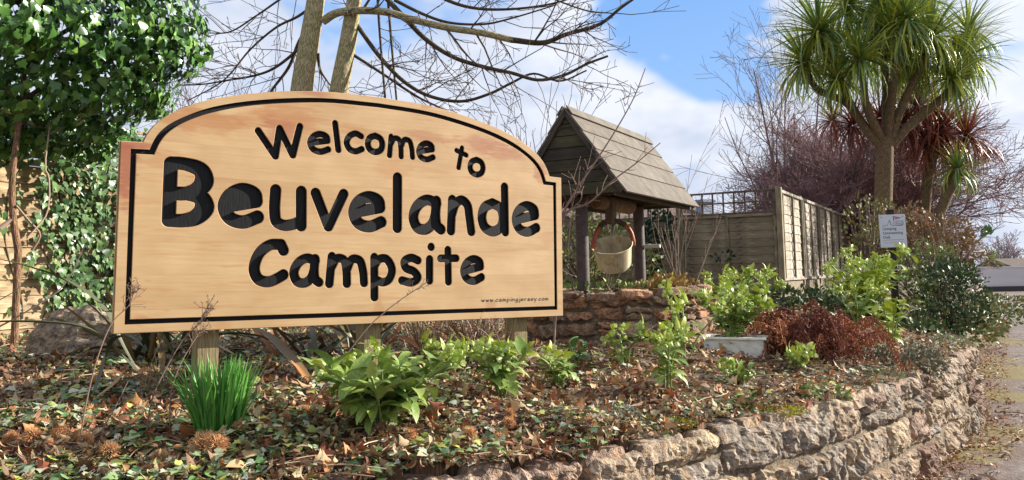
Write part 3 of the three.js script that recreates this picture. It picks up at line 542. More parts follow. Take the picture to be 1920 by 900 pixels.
  const raw = (r, ...st) => st.map(([k, pts]) => (k === 'c' ? smoothS : straight)(pts, r));
  const letters = [
    raw(0.0165, ['l', [[0.588, 0.926], [0.672, 0.812], [0.69, 0.948]]], ['l', [[0.69, 0.948], [0.757, 0.824], [0.79, 0.968]]]),
    glyph('e', [0.828, 0.952, 0.836, 0.956], 0.0158), raw(0.0155, ['l', [[0.971, 1.003], [0.99, 0.869]]]), glyph('c', [1.018, 1.132, 0.854, 0.977], 0.0158), glyph('o', [1.133, 1.247, 0.859, 0.977], 0.0165),
    glyph('m', [1.258, 1.421, 0.85, 0.98], 0.0145), glyph('e', [1.428, 1.546, 0.845, 0.964], 0.0158), raw(0.0135, ['l', [[1.713, 0.943], [1.691, 0.831]]], ['l', [[1.678, 0.926], [1.741, 0.905]]]), glyph('o', [1.749, 1.867, 0.784, 0.901], 0.0165),
    raw(0.029, ['l', [[0.205, 0.742], [0.204, 0.487]]], ['c', [[0.205, 0.742], [0.265, 0.742, 0.029], [0.335, 0.718, 0.036], [0.349, 0.67, 0.042], [0.318, 0.627, 0.036], [0.26, 0.607, 0.029], [0.205, 0.607]]], ['c', [[0.205, 0.607], [0.27, 0.609, 0.029], [0.335, 0.596, 0.036], [0.354, 0.552, 0.043], [0.32, 0.506, 0.036], [0.265, 0.488, 0.03], [0.205, 0.487]]]),
    glyph('e', [0.411, 0.624, 0.459, 0.673], 0.031), glyph('u', [0.648, 0.832, 0.455, 0.676], 0.0265), glyph('v', [0.85, 1.046, 0.458, 0.674], 0.025), glyph('e', [1.047, 1.258, 0.459, 0.671], 0.03), raw(0.0262, ['l', [[1.319, 0.752], [1.32, 0.487]]]),
    glyph('a', [1.385, 1.609, 0.456, 0.671], 0.0285), glyph('n', [1.617, 1.798, 0.456, 0.678], 0.0255),
    [...glyph('o', [1.814, 2.012, 0.457, 0.673], 0.0285), ...raw(0.0245, ['l', [[1.996, 0.743], [2.0, 0.484]]])], glyph('e', [2.045, 2.247, 0.461, 0.669], 0.0285),
    raw(0.0255, ['c', [[0.721, 0.362], [0.708, 0.39]]], ['c', [[0.708, 0.39], [0.655, 0.386], [0.605, 0.345], [0.584, 0.272], [0.605, 0.226], [0.65, 0.213], [0.695, 0.23], [0.722, 0.246]]]),
    glyph('a', [0.751, 0.922, 0.184, 0.348], 0.0225), glyph('m', [0.931, 1.158, 0.18, 0.357], 0.0215), raw(0.0215, ['l', [[1.191, 0.334], [1.194, 0.132]]], ['c', [[1.193, 0.29], [1.215, 0.322], [1.258, 0.326], [1.291, 0.275], [1.275, 0.222], [1.24, 0.206], [1.197, 0.222]]]),
    glyph('s', [1.327, 1.467, 0.183, 0.354], 0.0215), raw(0.0215, ['l', [[1.511, 0.326], [1.511, 0.213]]]), raw(0.0215, ['l', [[1.52, 0.392], [1.5201, 0.392]]]), raw(0.0205, ['l', [[1.623, 0.378], [1.627, 0.206]]], ['l', [[1.578, 0.331], [1.675, 0.333]]]), glyph('e', [1.701, 1.86, 0.187, 0.351], 0.0225),
  ];
  const DEEP = 0.018, holes = [], islands = [];
  for (const st of letters) {
    const { outers, holes: hs } = contours(st, 0.0026);
    holes.push(...outers); islands.push(...hs);
    const floor = mergeGeometries(outers.map((o) => new THREE.ExtrudeGeometry(shp(o), { depth: 0.002, bevelEnabled: false }).translate(0, 0, -DEEP - 0.0012)));
    part('letter', floor, ink, S);
  }
  const ring = (a, b) => { const s = shp(a); s.holes.push(path(b)); return s; };
  const back = new THREE.ExtrudeGeometry(shp(outer), { depth: 0.03, bevelEnabled: false }).translate(0, 0, -DEEP - 0.0305); part('backing_board', back, sw, S);
  const front = { depth: 0.0015, bevelEnabled: true, bevelThickness: 0.0025, bevelSize: 0.0025, bevelOffset: -0.0025, bevelSegments: 1, curveSegments: 2 }, deep = { depth: DEEP - 0.0068, bevelEnabled: false };
  const rim = ring(outer, gOut), panel = shp(gIn); panel.holes.push(...holes.map(path));
  part('frame', new THREE.ExtrudeGeometry(rim, front).translate(0, 0, -0.004), sw, S);
  part('frame_edge', new THREE.ExtrudeGeometry(ring(outer, gOut), deep).translate(0, 0, -DEEP + 0.0002), [sw, ink], S);
  const pg = [new THREE.ExtrudeGeometry(panel, front), ...islands.map((l) => new THREE.ExtrudeGeometry(shp(l), front))].map((g) => { g.clearGroups(); return g; });
  part('panel', mergeGeometries(pg).translate(0, 0, -0.004), sw, S);
  const p2 = shp(gIn); p2.holes.push(...holes.map(path));
  const dg = [new THREE.ExtrudeGeometry(p2, deep), ...islands.map((l) => new THREE.ExtrudeGeometry(shp(l), deep))].map((g) => { g.clearGroups(); return g; });
  part('routed_sides', mergeGeometries(dg).translate(0, 0, -DEEP + 0.0002), ink, S);
  part('border_groove', new THREE.ExtrudeGeometry(ring(gOut, gIn), { depth: 0.002, bevelEnabled: false }).translate(0, 0, -DEEP - 0.0012), ink, S);
  // the small printed address
  const web = [], text = 'www.campingjersey.com', pitch = 0.0224, xh = 0.0155; let cx = 1.84;
  for (const ch of text) { const nar = { '.': 0.4, i: 0.5, j: 0.6, m: 1.3, w: 1.2 }[ch] ?? 1, w = pitch * nar * 0.78; const { outers, holes: hs } = contours(glyph(ch, [cx, cx + w, 0.0935, 0.0935 + xh], 0.0017), 0.0006); for (const o of outers) { const s = shp(o); for (const h of hs) s.holes.push(path(h)); web.push(new THREE.ShapeGeometry(s)); } cx += pitch * nar; }
  const wg = mergeGeometries(web), k = 0.471 / (cx - 1.84); wg.translate(-1.84, 0, 0).scale(k, 1, 1).translate(1.837, 0, 0.0012); part('web_address', wg, std({ color: lin(0.012, 0.012, 0.014), roughness: 0.6 }), S);
  const pm = woodMat(0.36, 0.29, 0.155);
  for (const x of [0.40, 1.21, 2.14]) { const p = part('post', board(0.098, 1.2, 0.098, 0.006), pm, S, [x, 0.13, -0.105]); p.position.y = 0.1; }
}

// ---------------------------------------------------------------- the club's sign in the planting
{
  const c = document.createElement('canvas'); c.width = 512; c.height = 600; const g = c.getContext('2d');
  g.fillStyle = '#c3c6cf'; g.fillRect(0, 0, 512, 600);
  g.strokeStyle = '#3d4047'; g.lineWidth = 7; g.lineJoin = 'round';
  g.beginPath(); g.moveTo(52, 204); g.lineTo(150, 204); g.lineTo(200, 95); g.lineTo(248, 204); g.lineTo(460, 204); g.stroke();
  g.beginPath(); g.moveTo(200, 95); g.lineTo(222, 204); g.stroke();
  g.beginPath(); g.moveTo(305, 165); g.quadraticCurveTo(300, 120, 340, 116); g.lineTo(450, 116); g.quadraticCurveTo(478, 120, 476, 150); g.lineTo(470, 190); g.lineTo(430, 196); g.moveTo(305, 165); g.quadraticCurveTo(312, 190, 345, 192); g.lineTo(395, 192); g.stroke();
  g.beginPath(); g.arc(412, 192, 16, 0, 7); g.stroke(); g.strokeRect(332, 138, 66, 28); g.strokeRect(430, 136, 24, 44);
  g.beginPath(); g.moveTo(278, 25); g.lineTo(278, 204); g.stroke();
  g.strokeStyle = '#4a2a3a'; g.fillStyle = '#b8577a'; g.beginPath(); g.moveTo(280, 28); g.lineTo(425, 60); g.lineTo(280, 92); g.closePath(); g.fill(); g.stroke();
  g.fillStyle = '#d9c8d2'; g.font = 'bold 44px sans-serif'; g.fillText('A', 292, 78);
  g.fillStyle = '#b29fae'; g.font = '46px sans-serif'; g.fillText('The', 54, 192); g.fillText('and', 385, 280);
  g.fillStyle = '#15171c'; g.font = 'bold 66px sans-serif'; g.fillText('Camping', 50, 282); g.fillText('Caravanning', 50, 360, 430); g.fillText('Club', 50, 438);
  g.fillStyle = '#565962'; g.fillRect(52, 464, 410, 6);
  g.fillStyle = '#b47f96'; g.font = '54px sans-serif'; g.fillText('The Friendly Club', 60, 532, 390);
  const t = new THREE.CanvasTexture(c); t.colorSpace = THREE.SRGBColorSpace; t.magFilter = THREE.LinearFilter;
  const p = at(1674, 433, 8.9), b = bedH(p.x, p.z);
  const s = thing('club_sign', 'small white club sign with tent and flag emblem on a dark wooden post', 'sign', [p.x, b, p.z], 0.08);
  const plate = part('plate', new RoundedBoxGeometry(0.306, 0.366, 0.006, 1, 0.002), std({ color: lin(0.62, 0.63, 0.66), roughness: 0.5 }), s, [0, p.y - b, 0]); plate.rotation.z = 0.02;
  const face = part('printed_face', new THREE.PlaneGeometry(0.3, 0.36), std({ map: t, roughness: 0.5, side: THREE.FrontSide }), plate, [0, 0, 0.0042]);
  part('post', board(0.065, 1.45, 0.06, 0.008), barkMat(0.05, 0.042, 0.038), s, [0.005, p.y - b - 0.48, -0.038]);
  for (const [x, y] of [[-0.125, 0.155], [0.125, 0.16]]) part('screw', new THREE.SphereGeometry(0.006, 8, 6), std({ color: lin(0.15, 0.15, 0.16), roughness: 0.4 }), plate, [x, y, 0.004]);
}

// ---------------------------------------------------------------- beyond: white wall, roofs
{
  const p = at(1845, 546, 44); p.y = 0;
  const w = thing('boundary_wall', 'long low white painted wall across the far end of the road', 'wall', [p.x, 0, p.z], 0.03);
  const paint = tex(512, 128, (u, v) => { const x = 0.84 + fbm2(u * 9, v * 5, 5) * 0.08 + fbm2(u * 40, v * 4, 3) * 0.03; return [x, x * 0.985, x * 0.985]; }, { rx: 0.2, ry: 0.2 });
  const pl = new THREE.BoxGeometry(40, 1.02, 0.25); part('painted_face', pl, std({ map: paint, color: lin(0.8, 0.79, 0.8), roughness: 0.85 }), w, [19.8, 0.78, 0]);
  part('plinth', new THREE.BoxGeometry(40, 0.27, 0.29), std({ color: lin(0.045, 0.04, 0.042) }), w, [19.8, 0.135, 0.003]);
  part('coping', new THREE.BoxGeometry(40.1, 0.06, 0.34), std({ color: lin(0.7, 0.69, 0.7) }), w, [19.8, 1.32, 0]);
  const tiles = tex(256, 256, (u, v) => { const x = 0.34 + fbm2(u * 20, v * 20, 4) * 0.2 - (v * 24 % 1 < 0.12 ? 0.12 : 0); return [x, x * 0.8, x * 0.7]; }, { rx: 0.15, ry: 0.15 });
  const roofMat = std({ map: tiles, roughness: 0.9 }), render_ = std({ color: lin(0.62, 0.58, 0.52) });
  function house(label, pos, turn, L, D, wallH, roofH, chim) {
    const h = thing('house', label, 'house', pos, turn);
    part('wall', new THREE.BoxGeometry(L, wallH, D), render_, h, [0, wallH / 2, 0]);
    const sh = new THREE.Shape([new THREE.Vector2(-D / 2 - 0.3, 0), new THREE.Vector2(D / 2 + 0.3, 0), new THREE.Vector2(0, roofH)]);
    const rf = part('roof', new THREE.ExtrudeGeometry(sh, { depth: L + 0.4, bevelEnabled: false }).translate(0, 0, -L / 2 - 0.2).rotateY(Math.PI / 2), roofMat, h, [0, wallH + 0.003, 0]);
    for (const [x, wd, ht, col] of chim) { const c = part('chimney', new THREE.BoxGeometry(wd, ht, wd * 0.8), std({ color: lin(...col), roughness: 0.8 }), rf, [x, roofH * 0.55 + ht / 2, D * 0.12]); part('chimney_cap', new THREE.BoxGeometry(wd * 1.25, 0.12, wd), std({ color: lin(...col).multiplyScalar(0.8) }), c, [0, ht / 2 + 0.05, 0]); }
    return h;
  }
  const q = at(1292, 420, 34);
  house('brown tiled roof with a blue grey chimney showing through the trellis', [q.x - 2.6, 0, q.z], Math.PI / 6, 8, 7, 2.6, 1.62, [[3.62, 0.6, 0.86, [0.22, 0.27, 0.35]]]);
  const q2 = at(1916, 500, 66);
  house('low house with dark brown roof behind the far white wall', [q2.x + 4.6, 0, q2.z - 3], 0.05, 10.5, 7, 1.05, 1.0, []);
}

// ---------------------------------------------------------------- plants
const GREEN = {
  ivy: [[0.065, 0.16, 0.032], [0.10, 0.235, 0.04], [0.17, 0.33, 0.05], [0.04, 0.10, 0.032]].map((c) => leafMat(...c, { roughness: 0.3, transmission: 0.28, specularIntensity: 1 })),
  ivyPale: [[0.11, 0.21, 0.065], [0.08, 0.16, 0.055], [0.16, 0.27, 0.07], [0.06, 0.115, 0.045]].map((c) => leafMat(...c, { roughness: 0.4, transmission: 0.25, specularIntensity: 0.9 })),
  hell: [[0.38, 0.54, 0.13], [0.28, 0.44, 0.10], [0.50, 0.62, 0.19], [0.19, 0.32, 0.10], [0.52, 0.50, 0.14]].map((c) => leafMat(...c, { roughness: 0.5, map: veinTex, transmission: 0.36 })),
  lime: [[0.60, 0.72, 0.08], [0.46, 0.62, 0.08], [0.70, 0.78, 0.13]].map((c) => leafMat(...c, { roughness: 0.5, map: veinTex, transmission: 0.46 })),
  daff: [[0.10, 0.29, 0.05], [0.16, 0.38, 0.07], [0.07, 0.22, 0.05], [0.22, 0.42, 0.12]].map((c) => leafMat(...c, { roughness: 0.35, transmission: 0.25 })),
  palm: [[0.24, 0.33, 0.08], [0.40, 0.47, 0.07], [0.14, 0.24, 0.10], [0.54, 0.56, 0.08]].map((c) => leafMat(...c, { roughness: 0.38, transmission: 0.48 })),
  flax: [[0.10, 0.105, 0.055], [0.13, 0.115, 0.05], [0.075, 0.085, 0.05], [0.18, 0.12, 0.05]].map((c) => leafMat(...c, { roughness: 0.4, transmission: 0.12 })),
};
const vcol = (o = {}) => phys({ vertexColors: true, side: THREE.DoubleSide, roughness: 0.6, transmission: 0.22, thickness: 0, ...o });
const vivid = vcol({ roughness: 0.34 }), matt = vcol({ roughness: 0.85, transmission: 0.1 }), twigMat = std({ vertexColors: true, roughness: 0.9 });
const rnd3 = (r, s = 1) => V((r() - 0.5) * 2 * s, (r() - 0.5) * 2 * s, (r() - 0.5) * 2 * s);
const vary = (r, c, k = 0.25) => { const f = 1 - k + r() * 2 * k; return [c[0] * f * (0.94 + r() * 0.12), c[1] * f, c[2] * f]; };
const IVY = [[0, 0], [0.2, -0.06], [0.42, 0.08], [0.46, 0.24], [0.36, 0.44], [0.2, 0.66], [0, 1]], IVY3 = [[0, 0.04], [0.2, -0.08], [0.48, 0.06], [0.36, 0.26], [0.42, 0.5], [0.2, 0.56], [0, 1]];
const ivyGeo = [fanLeaf(IVY, 0.16, 0.22, 0.1), fanLeaf(IVY, -0.1, 0.35, 0.3), fanLeaf(IVY3, 0.22, 0.12), fanLeaf(IVY3, -0.12, 0.3, 0.25)];

// ivy: leaves over a set of clumps; the ones that show largest are parts of their own, the rest one part
function leafCloud(t, r, spots, { geos, mats, size, parts = 300, mat = vivid, cols, partName = 'leaf', restName = 'foliage' }) {
  const all = spots.map((s) => ({ ...s, q: s.pos.distanceTo(EYE) - (s.rank ?? 0) })).sort((a, b) => a.q - b.q), rest = new Acc(); let used_ = 0;
  for (const s of all) {
    const sc = size * (0.6 + r() * 0.7), m = pose(s.pos, s.dir, s.roll ?? (r() - 0.5) * 1.2, sc), g = geos[Math.floor(r() * geos.length)], k = Math.floor(r() * r() * 1.35 * mats.length) % mats.length;
    if (used_ < parts) { leafMesh(partName, g, mats[k], t, m); used_++; } else rest.add(g, m, vary(r, cols ? cols[k % cols.length] : mats[k].color.toArray(), 0.2));
  }
  if (rest.count) rest.build(restName, mat, t).userData.kind = 'stuff';
}
function clumpSpots(r, clumps, density, { down = 0.5, sunny = 0.35 } = {}) {
  const out = [];
  for (const [c, rx, ry, rz] of clumps) {
    const n = Math.round(density * (rx * ry + ry * rz + rx * rz));
    for (let k = 0; k < n; k++) {
      const d = rnd3(r).normalize(), f = 0.55 + 0.5 * Math.pow(r(), 0.45) + 0.22 * n3(c.x * 3 + d.x * 2.4, c.y * 3 + d.y * 2.4, c.z * 3 + d.z * 2.4);
      const pos = V(c.x + d.x * rx * f, c.y + d.y * ry * f, c.z + d.z * rz * f), nrm = d.clone().addScaledVector(SUN_DIR, sunny).add(rnd3(r, 0.45)).normalize();
      const fall = V(0, -1, 0).addScaledVector(nrm, 0).add(rnd3(r, 0.75)); const dir = fall.addScaledVector(nrm, -fall.dot(nrm) * (1 - 0.3 * r())).normalize();
      out.push({ pos, dir: dir.lengthSq() > 0.1 ? dir : V(0, -1, 0), nrm });
    }
  }
  return out.map((s) => { // roll so that the face looks along nrm
    const z = s.dir, x = V(0, 1, 0).cross(z); if (x.lengthSq() < 1e-6) x.set(1, 0, 0); x.normalize(); const y = z.clone().cross(x); return { ...s, roll: Math.atan2(-s.nrm.dot(x), s.nrm.dot(y)) };
  });
}
{
  const r = rand(401), t = thing('ivy_tree', 'ivy clad tree with glossy green leaves and a bare reddish stem, left of the sign', 'tree', [0, 0, 0]);
  const stem = curve([at(34, 470, 5.75), at(24, 400, 5.75), at(23, 335, 5.75), at(30, 270, 5.76), at(38, 215, 5.8), at(48, 120, 5.9), at(70, 0, 6), at(100, -140, 6)], 40);
  stem.unshift(V(stem[0].x, bedH(stem[0].x, stem[0].z) - 0.05, stem[0].z));
  part('trunk', tubeGeo(stem, stem.map((_, k) => 0.026 - k * 0.0003), 10), barkMat(0.34, 0.2, 0.145), t);
  const br = new Acc(), limb = (pts, a, b) => { const c = curve(pts, 16); br.tube(c, c.map((_, k) => lerp(a, b, k / c.length)), 6, [0.09, 0.06, 0.045]); };
  limb([at(48, 120, 5.9), at(120, 60, 5.9), at(220, 20, 6), at(330, 40, 6), at(395, 70, 6)], 0.02, 0.004); limb([at(40, 190, 5.8), at(110, 150, 6), at(200, 155, 6.1), at(300, 130, 6.1)], 0.02, 0.004);
  limb([at(-20, 40, 5.5), at(60, -10, 5.6), at(150, 8, 5.6), at(195, 2, 5.6)], 0.012, 0.004); limb([at(38, 230, 5.8), at(100, 240, 6.2), at(180, 250, 6.4), at(235, 260, 6.4)], 0.014, 0.003);
  br.tube(curve([at(95, 225, 5.9), at(85, 318, 5.9), at(91, 330, 5.9), at(88, 400, 5.9), at(70, 425, 5.85), at(52, 445, 5.8)], 14), 0.006, 5, [0.35, 0.26, 0.18]);
  br.tube(curve([at(30, 385, 5.74), at(55, 415, 5.85), at(75, 440, 5.9), at(60, 470, 5.9)], 10), 0.008, 5, [0.3, 0.2, 0.14]); br.tube(curve([at(0, 428, 5.7), at(22, 412, 5.74)], 4), 0.02, 6, [0.4, 0.28, 0.2]);
  br.build('branch', twigMat, t);
  const B = (x, y, d, rx, ry = rx, rz = rx) => [at(x, y, d), rx, ry, rz];
  const cl = [B(20, 20, 5.4, 0.42, 0.4, 0.35), B(-120, 80, 5.6, 0.6, 0.6, 0.5), B(130, 40, 5.7, 0.46, 0.4, 0.4), B(230, 60, 5.9, 0.42, 0.38, 0.4), B(300, 30, 6, 0.3, 0.3, 0.34), B(318, 100, 6, 0.24, 0.2, 0.3), B(90, 150, 5.9, 0.46, 0.34, 0.4), B(200, 160, 6.1, 0.4, 0.28, 0.4), B(275, 160, 6.1, 0.22, 0.17, 0.25), B(20, 190, 6.2, 0.45, 0.28, 0.3), B(120, 235, 6.4, 0.35, 0.22, 0.3), B(200, 235, 6.45, 0.22, 0.16, 0.2), B(-80, 220, 6.2, 0.5, 0.4, 0.4), B(60, -120, 5.8, 0.7, 0.5, 0.6), B(230, -90, 6, 0.5, 0.4, 0.5), B(358, 60, 6.05, 0.12, 0.17, 0.2), B(170, 285, 6.6, 0.22, 0.13, 0.1), B(130, 265, 6.6, 0.2, 0.12, 0.1), B(215, 262, 6.75, 0.16, 0.14, 0.1), B(255, 190, 6.5, 0.2, 0.16, 0.18), B(70, 268, 6.4, 0.3, 0.16, 0.14), B(0, 258, 6.2, 0.25, 0.2, 0.2), B(375, 95, 6.1, 0.1, 0.1, 0.14), B(300, 200, 6.4, 0.12, 0.08, 0.1)];
  leafCloud(t, r, clumpSpots(r, cl, 1150, { sunny: 0.75 }), { geos: ivyGeo, mats: GREEN.ivy, size: 0.07 });
}
{
  const r = rand(402), t = thing('climbing_ivy', 'climbing ivy hanging over the tan fence boards between the tree stem and the sign', 'ivy', [0, 0, 0]);
  const spots = [], stems = new Acc(), N = V(0.866, 0, 0.5);
  for (let k = 0; k < 7200 && spots.length < 2000; k++) {
    const s = -0.55 + r() * 1.75, y = 1.02 + r() * 1.75, cx = smooth(-0.42, 0.2, s + 0.25 * n2(s * 3, y * 2.2) - Math.max(0, 1.28 - y) * 0.9 + Math.max(0, y - 2.2) * 0.8);
    if (r() > cx * (0.75 + 0.5 * n2(s * 5 + 9, y * 5))) continue;
    const pos = V(-4.05 + 0.5 * s, y, -(7 + 0.866 * s)).addScaledVector(N, 0.03 + r() * 0.1 + (y > 2.1 ? r() * 0.16 : 0)), nrm = N.clone().add(V(0, 0.45, 0)).add(rnd3(r, 0.5)).normalize();
    const dir = V((r() - 0.5) * 0.9, -1, (r() - 0.5) * 0.9); dir.addScaledVector(nrm, -dir.dot(nrm)).normalize();
    const x = V(0, 1, 0).cross(dir).normalize(), yy = dir.clone().cross(x); spots.push({ pos, dir, nrm, roll: Math.atan2(-nrm.dot(x), nrm.dot(yy)), rank: r() * 0.6 });
  }
  for (let k = 0; k < 16; k++) { const s = -0.3 + r() * 1.3; let p = V(-4.05 + 0.5 * s, 1.0, -(7 + 0.866 * s)).addScaledVector(N, 0.02); const pts = [p.clone()]; for (let j = 0; j < 9; j++) { p = p.clone().add(V((r() - 0.5) * 0.12, 0.17, 0)); p.z = -(7 + 0.866 * (p.x + 4.05) / 0.5) + 0.03; pts.push(p); } stems.tube(curve(pts, 24), 0.006, 5, [0.12, 0.085, 0.055]); }
  stems.build('stem', twigMat, t);
  leafCloud(t, r, spots, { geos: ivyGeo, mats: GREEN.ivyPale, size: 0.062 });
}

// bare trees: limbs that fork into ever finer twigs
function fork(acc, r, base, dir, len, rad, lvl, o) {
  const n = lvl > 1 ? 5 : lvl ? 4 : 3, pts = [base.clone()], rads = [rad]; let p = base.clone(), d = dir.clone().normalize();
  for (let k = 1; k <= n; k++) { d.add(rnd3(r, o.wob)).add(V(0, o.up, 0)).normalize(); p = p.clone().addScaledVector(d, len / n); pts.push(p); rads.push(Math.max(o.min ?? 0.002, rad * (1 - k / n * 0.72))); }
  acc.tube(pts, rads, lvl > 1 ? 6 : lvl ? 4 : 3, o.col(lvl, r), false);
  if (!lvl) return;
  const kids = Math.round(o.kids * (0.7 + r() * 0.6));
  for (let k = 0; k < kids; k++) {
    const f = 0.18 + 0.8 * (k + r()) / kids, i = Math.min(n - 1, Math.floor(f * n)), b = pts[i].clone().lerp(pts[i + 1], f * n - i), along = pts[i + 1].clone().sub(pts[i]).normalize();
    const side = rnd3(r).cross(along).normalize(), nd = along.multiplyScalar(Math.cos(o.ang)).addScaledVector(side, Math.sin(o.ang));
    fork(acc, r, b, nd, len * o.ratio * (0.6 + r() * 0.7) * (1.15 - f * 0.5), Math.max(o.min ?? 0.002, rads[i] * 0.55), lvl - 1, o);
  }
}
{
  const r = rand(500), t = thing('bare_tree', 'pale barked leafless tree with two trunks rising behind the top of the sign', 'tree', [0, 0, 0]);
  const bark = barkMat(0.60, 0.54, 0.40), D = 9.2, z = D;
  const t1 = curve([V(at(556, 520, z).x, 0.8, -z), at(560, 300, z), at(566, 168, z), at(578, 90, z), at(592, 0, z), at(606, -120, z + 0.1), at(612, -300, z + 0.2)], 36), t2 = curve([V(at(590, 520, z).x, 0.8, -z - 0.15), at(618, 300, z), at(636, 168, z), at(652, 80, z), at(664, 0, z), at(676, -110, z), at(700, -300, z)], 36);
  part('trunk', tubeGeo(t1, t1.map((_, k) => 0.155 - k * 0.0021), 18), bark, t); part('trunk', tubeGeo(t2, t2.map((_, k) => 0.134 - k * 0.002), 18), bark, t);
  const col = (l, q) => vary(q, [0.085, 0.062, 0.05], 0.2), o = { wob: 0.2, up: 0.015, kids: 3, ratio: 0.5, ang: 0.75, col, min: 0.0034 };
  const twigs = new Acc();
  const limb = (a, b, kids, dz, pale, ...px) => {
    const pts = curve(px.map(([x, y], k) => at(x, y, z + dz * k / px.length)), px.length * 5), rads = pts.map((_, k) => 1.22 * lerp(a, b, k / pts.length));
    const m = part('branch', tubeGeo(pts, rads, 8), pale ? bark : barkMat(0.12, 0.09, 0.07), t);
    for (let k = 0; k < kids; k++) { const i = Math.floor((0.15 + 0.83 * r()) * (pts.length - 2)), al = pts[i + 1].clone().sub(pts[i]).normalize(), sd = rnd3(r).cross(al).normalize(); fork(twigs, r, pts[i], al.multiplyScalar(0.7).addScaledVector(sd, 0.8), 0.42 + r() * 0.6, Math.max(0.0055, rads[i] * 0.36), r() < 0.6 ? 2 : 1, o); }
  };
  limb(0.042, 0.03, 8, -0.4, true, [606, 40], [625, 27], [650, 21], [720, 22], [780, 38], [840, 52], [905, 62], [960, 75]); limb(0.03, 0.009, 12, -0.5, false, [960, 75], [1020, 80], [1060, 65], [1125, 45], [1165, 14], [1200, -10]);
  limb(0.026, 0.01, 14, -0.6, false, [720, -8], [760, 35], [800, 75], [850, 107], [905, 125], [960, 137], [1010, 150], [1060, 140], [1100, 120], [1140, 105]);
  limb(0.022, 0.007, 12, -0.2, false, [664, 40], [715, 110], [760, 155], [805, 180], [865, 190], [920, 175], [960, 155], [1000, 138], [1050, 152], [1100, 132]);
  limb(0.016, 0.006, 9, 0.2, false, [655, 98], [720, 140], [780, 180], [840, 210], [900, 250]); limb(0.014, 0.01, 3, 0, false, [706, -40], [712, 60], [722, 184]); limb(0.014, 0.009, 4, 0, false, [724, -40], [734, 80], [744, 195]);
  limb(0.02, 0.007, 9, -0.3, false, [800, -20], [850, 5], [895, 16], [960, 17], [1030, 8], [1080, -6]); limb(0.018, 0.006, 9, -0.3, false, [740, 0], [790, 25], [840, 42], [910, 45], [960, 34], [1040, 10]);
  limb(0.02, 0.01, 7, 0.3, false, [575, 55], [560, 80], [542, 125], [508, 172], [470, 240]); limb(0.018, 0.005, 12, 0.3, false, [590, 60], [545, 105], [510, 130], [480, 141], [430, 150], [380, 158], [330, 160]);
  limb(0.016, 0.005, 9, 0.4, false, [600, 0], [560, 30], [520, 50], [470, 92], [420, 150], [350, 190]); limb(0.016, 0.005, 8, 0.3, false, [596, 100], [600, 130], [612, 150], [640, 185]); limb(0.014, 0.005, 8, 0, false, [590, -30], [540, -10], [480, 30], [430, 60], [390, 62]);
  limb(0.016, 0.005, 8, -0.3, false, [676, -30], [720, -60], [830, -50], [960, -30], [1100, 20], [1150, 25]);
  twigs.build('twigs', twigMat, t).userData.kind = 'stuff';
}
function scrub(name, label, cat, r, base, n, h, spread, lvl, o, rad = 0.012) {
  const t = thing(name, label, cat, [base.x, base.y, base.z]), acc = new Acc();
  for (let k = 0; k < n; k++) { const a = r() * 6.283, d = V(Math.cos(a) * spread * r(), 1, Math.sin(a) * spread * r()); fork(acc, r, V(Math.cos(a) * 0.05, -0.03, Math.sin(a) * 0.05), d, h * (0.6 + 0.5 * r()), rad * (0.6 + r() * 0.6), lvl, o); }
  acc.build('branches', twigMat, t).userData.kind = 'stuff'; return t;
}
const brownTwig = (c) => (l, q) => vary(q, c, 0.25);
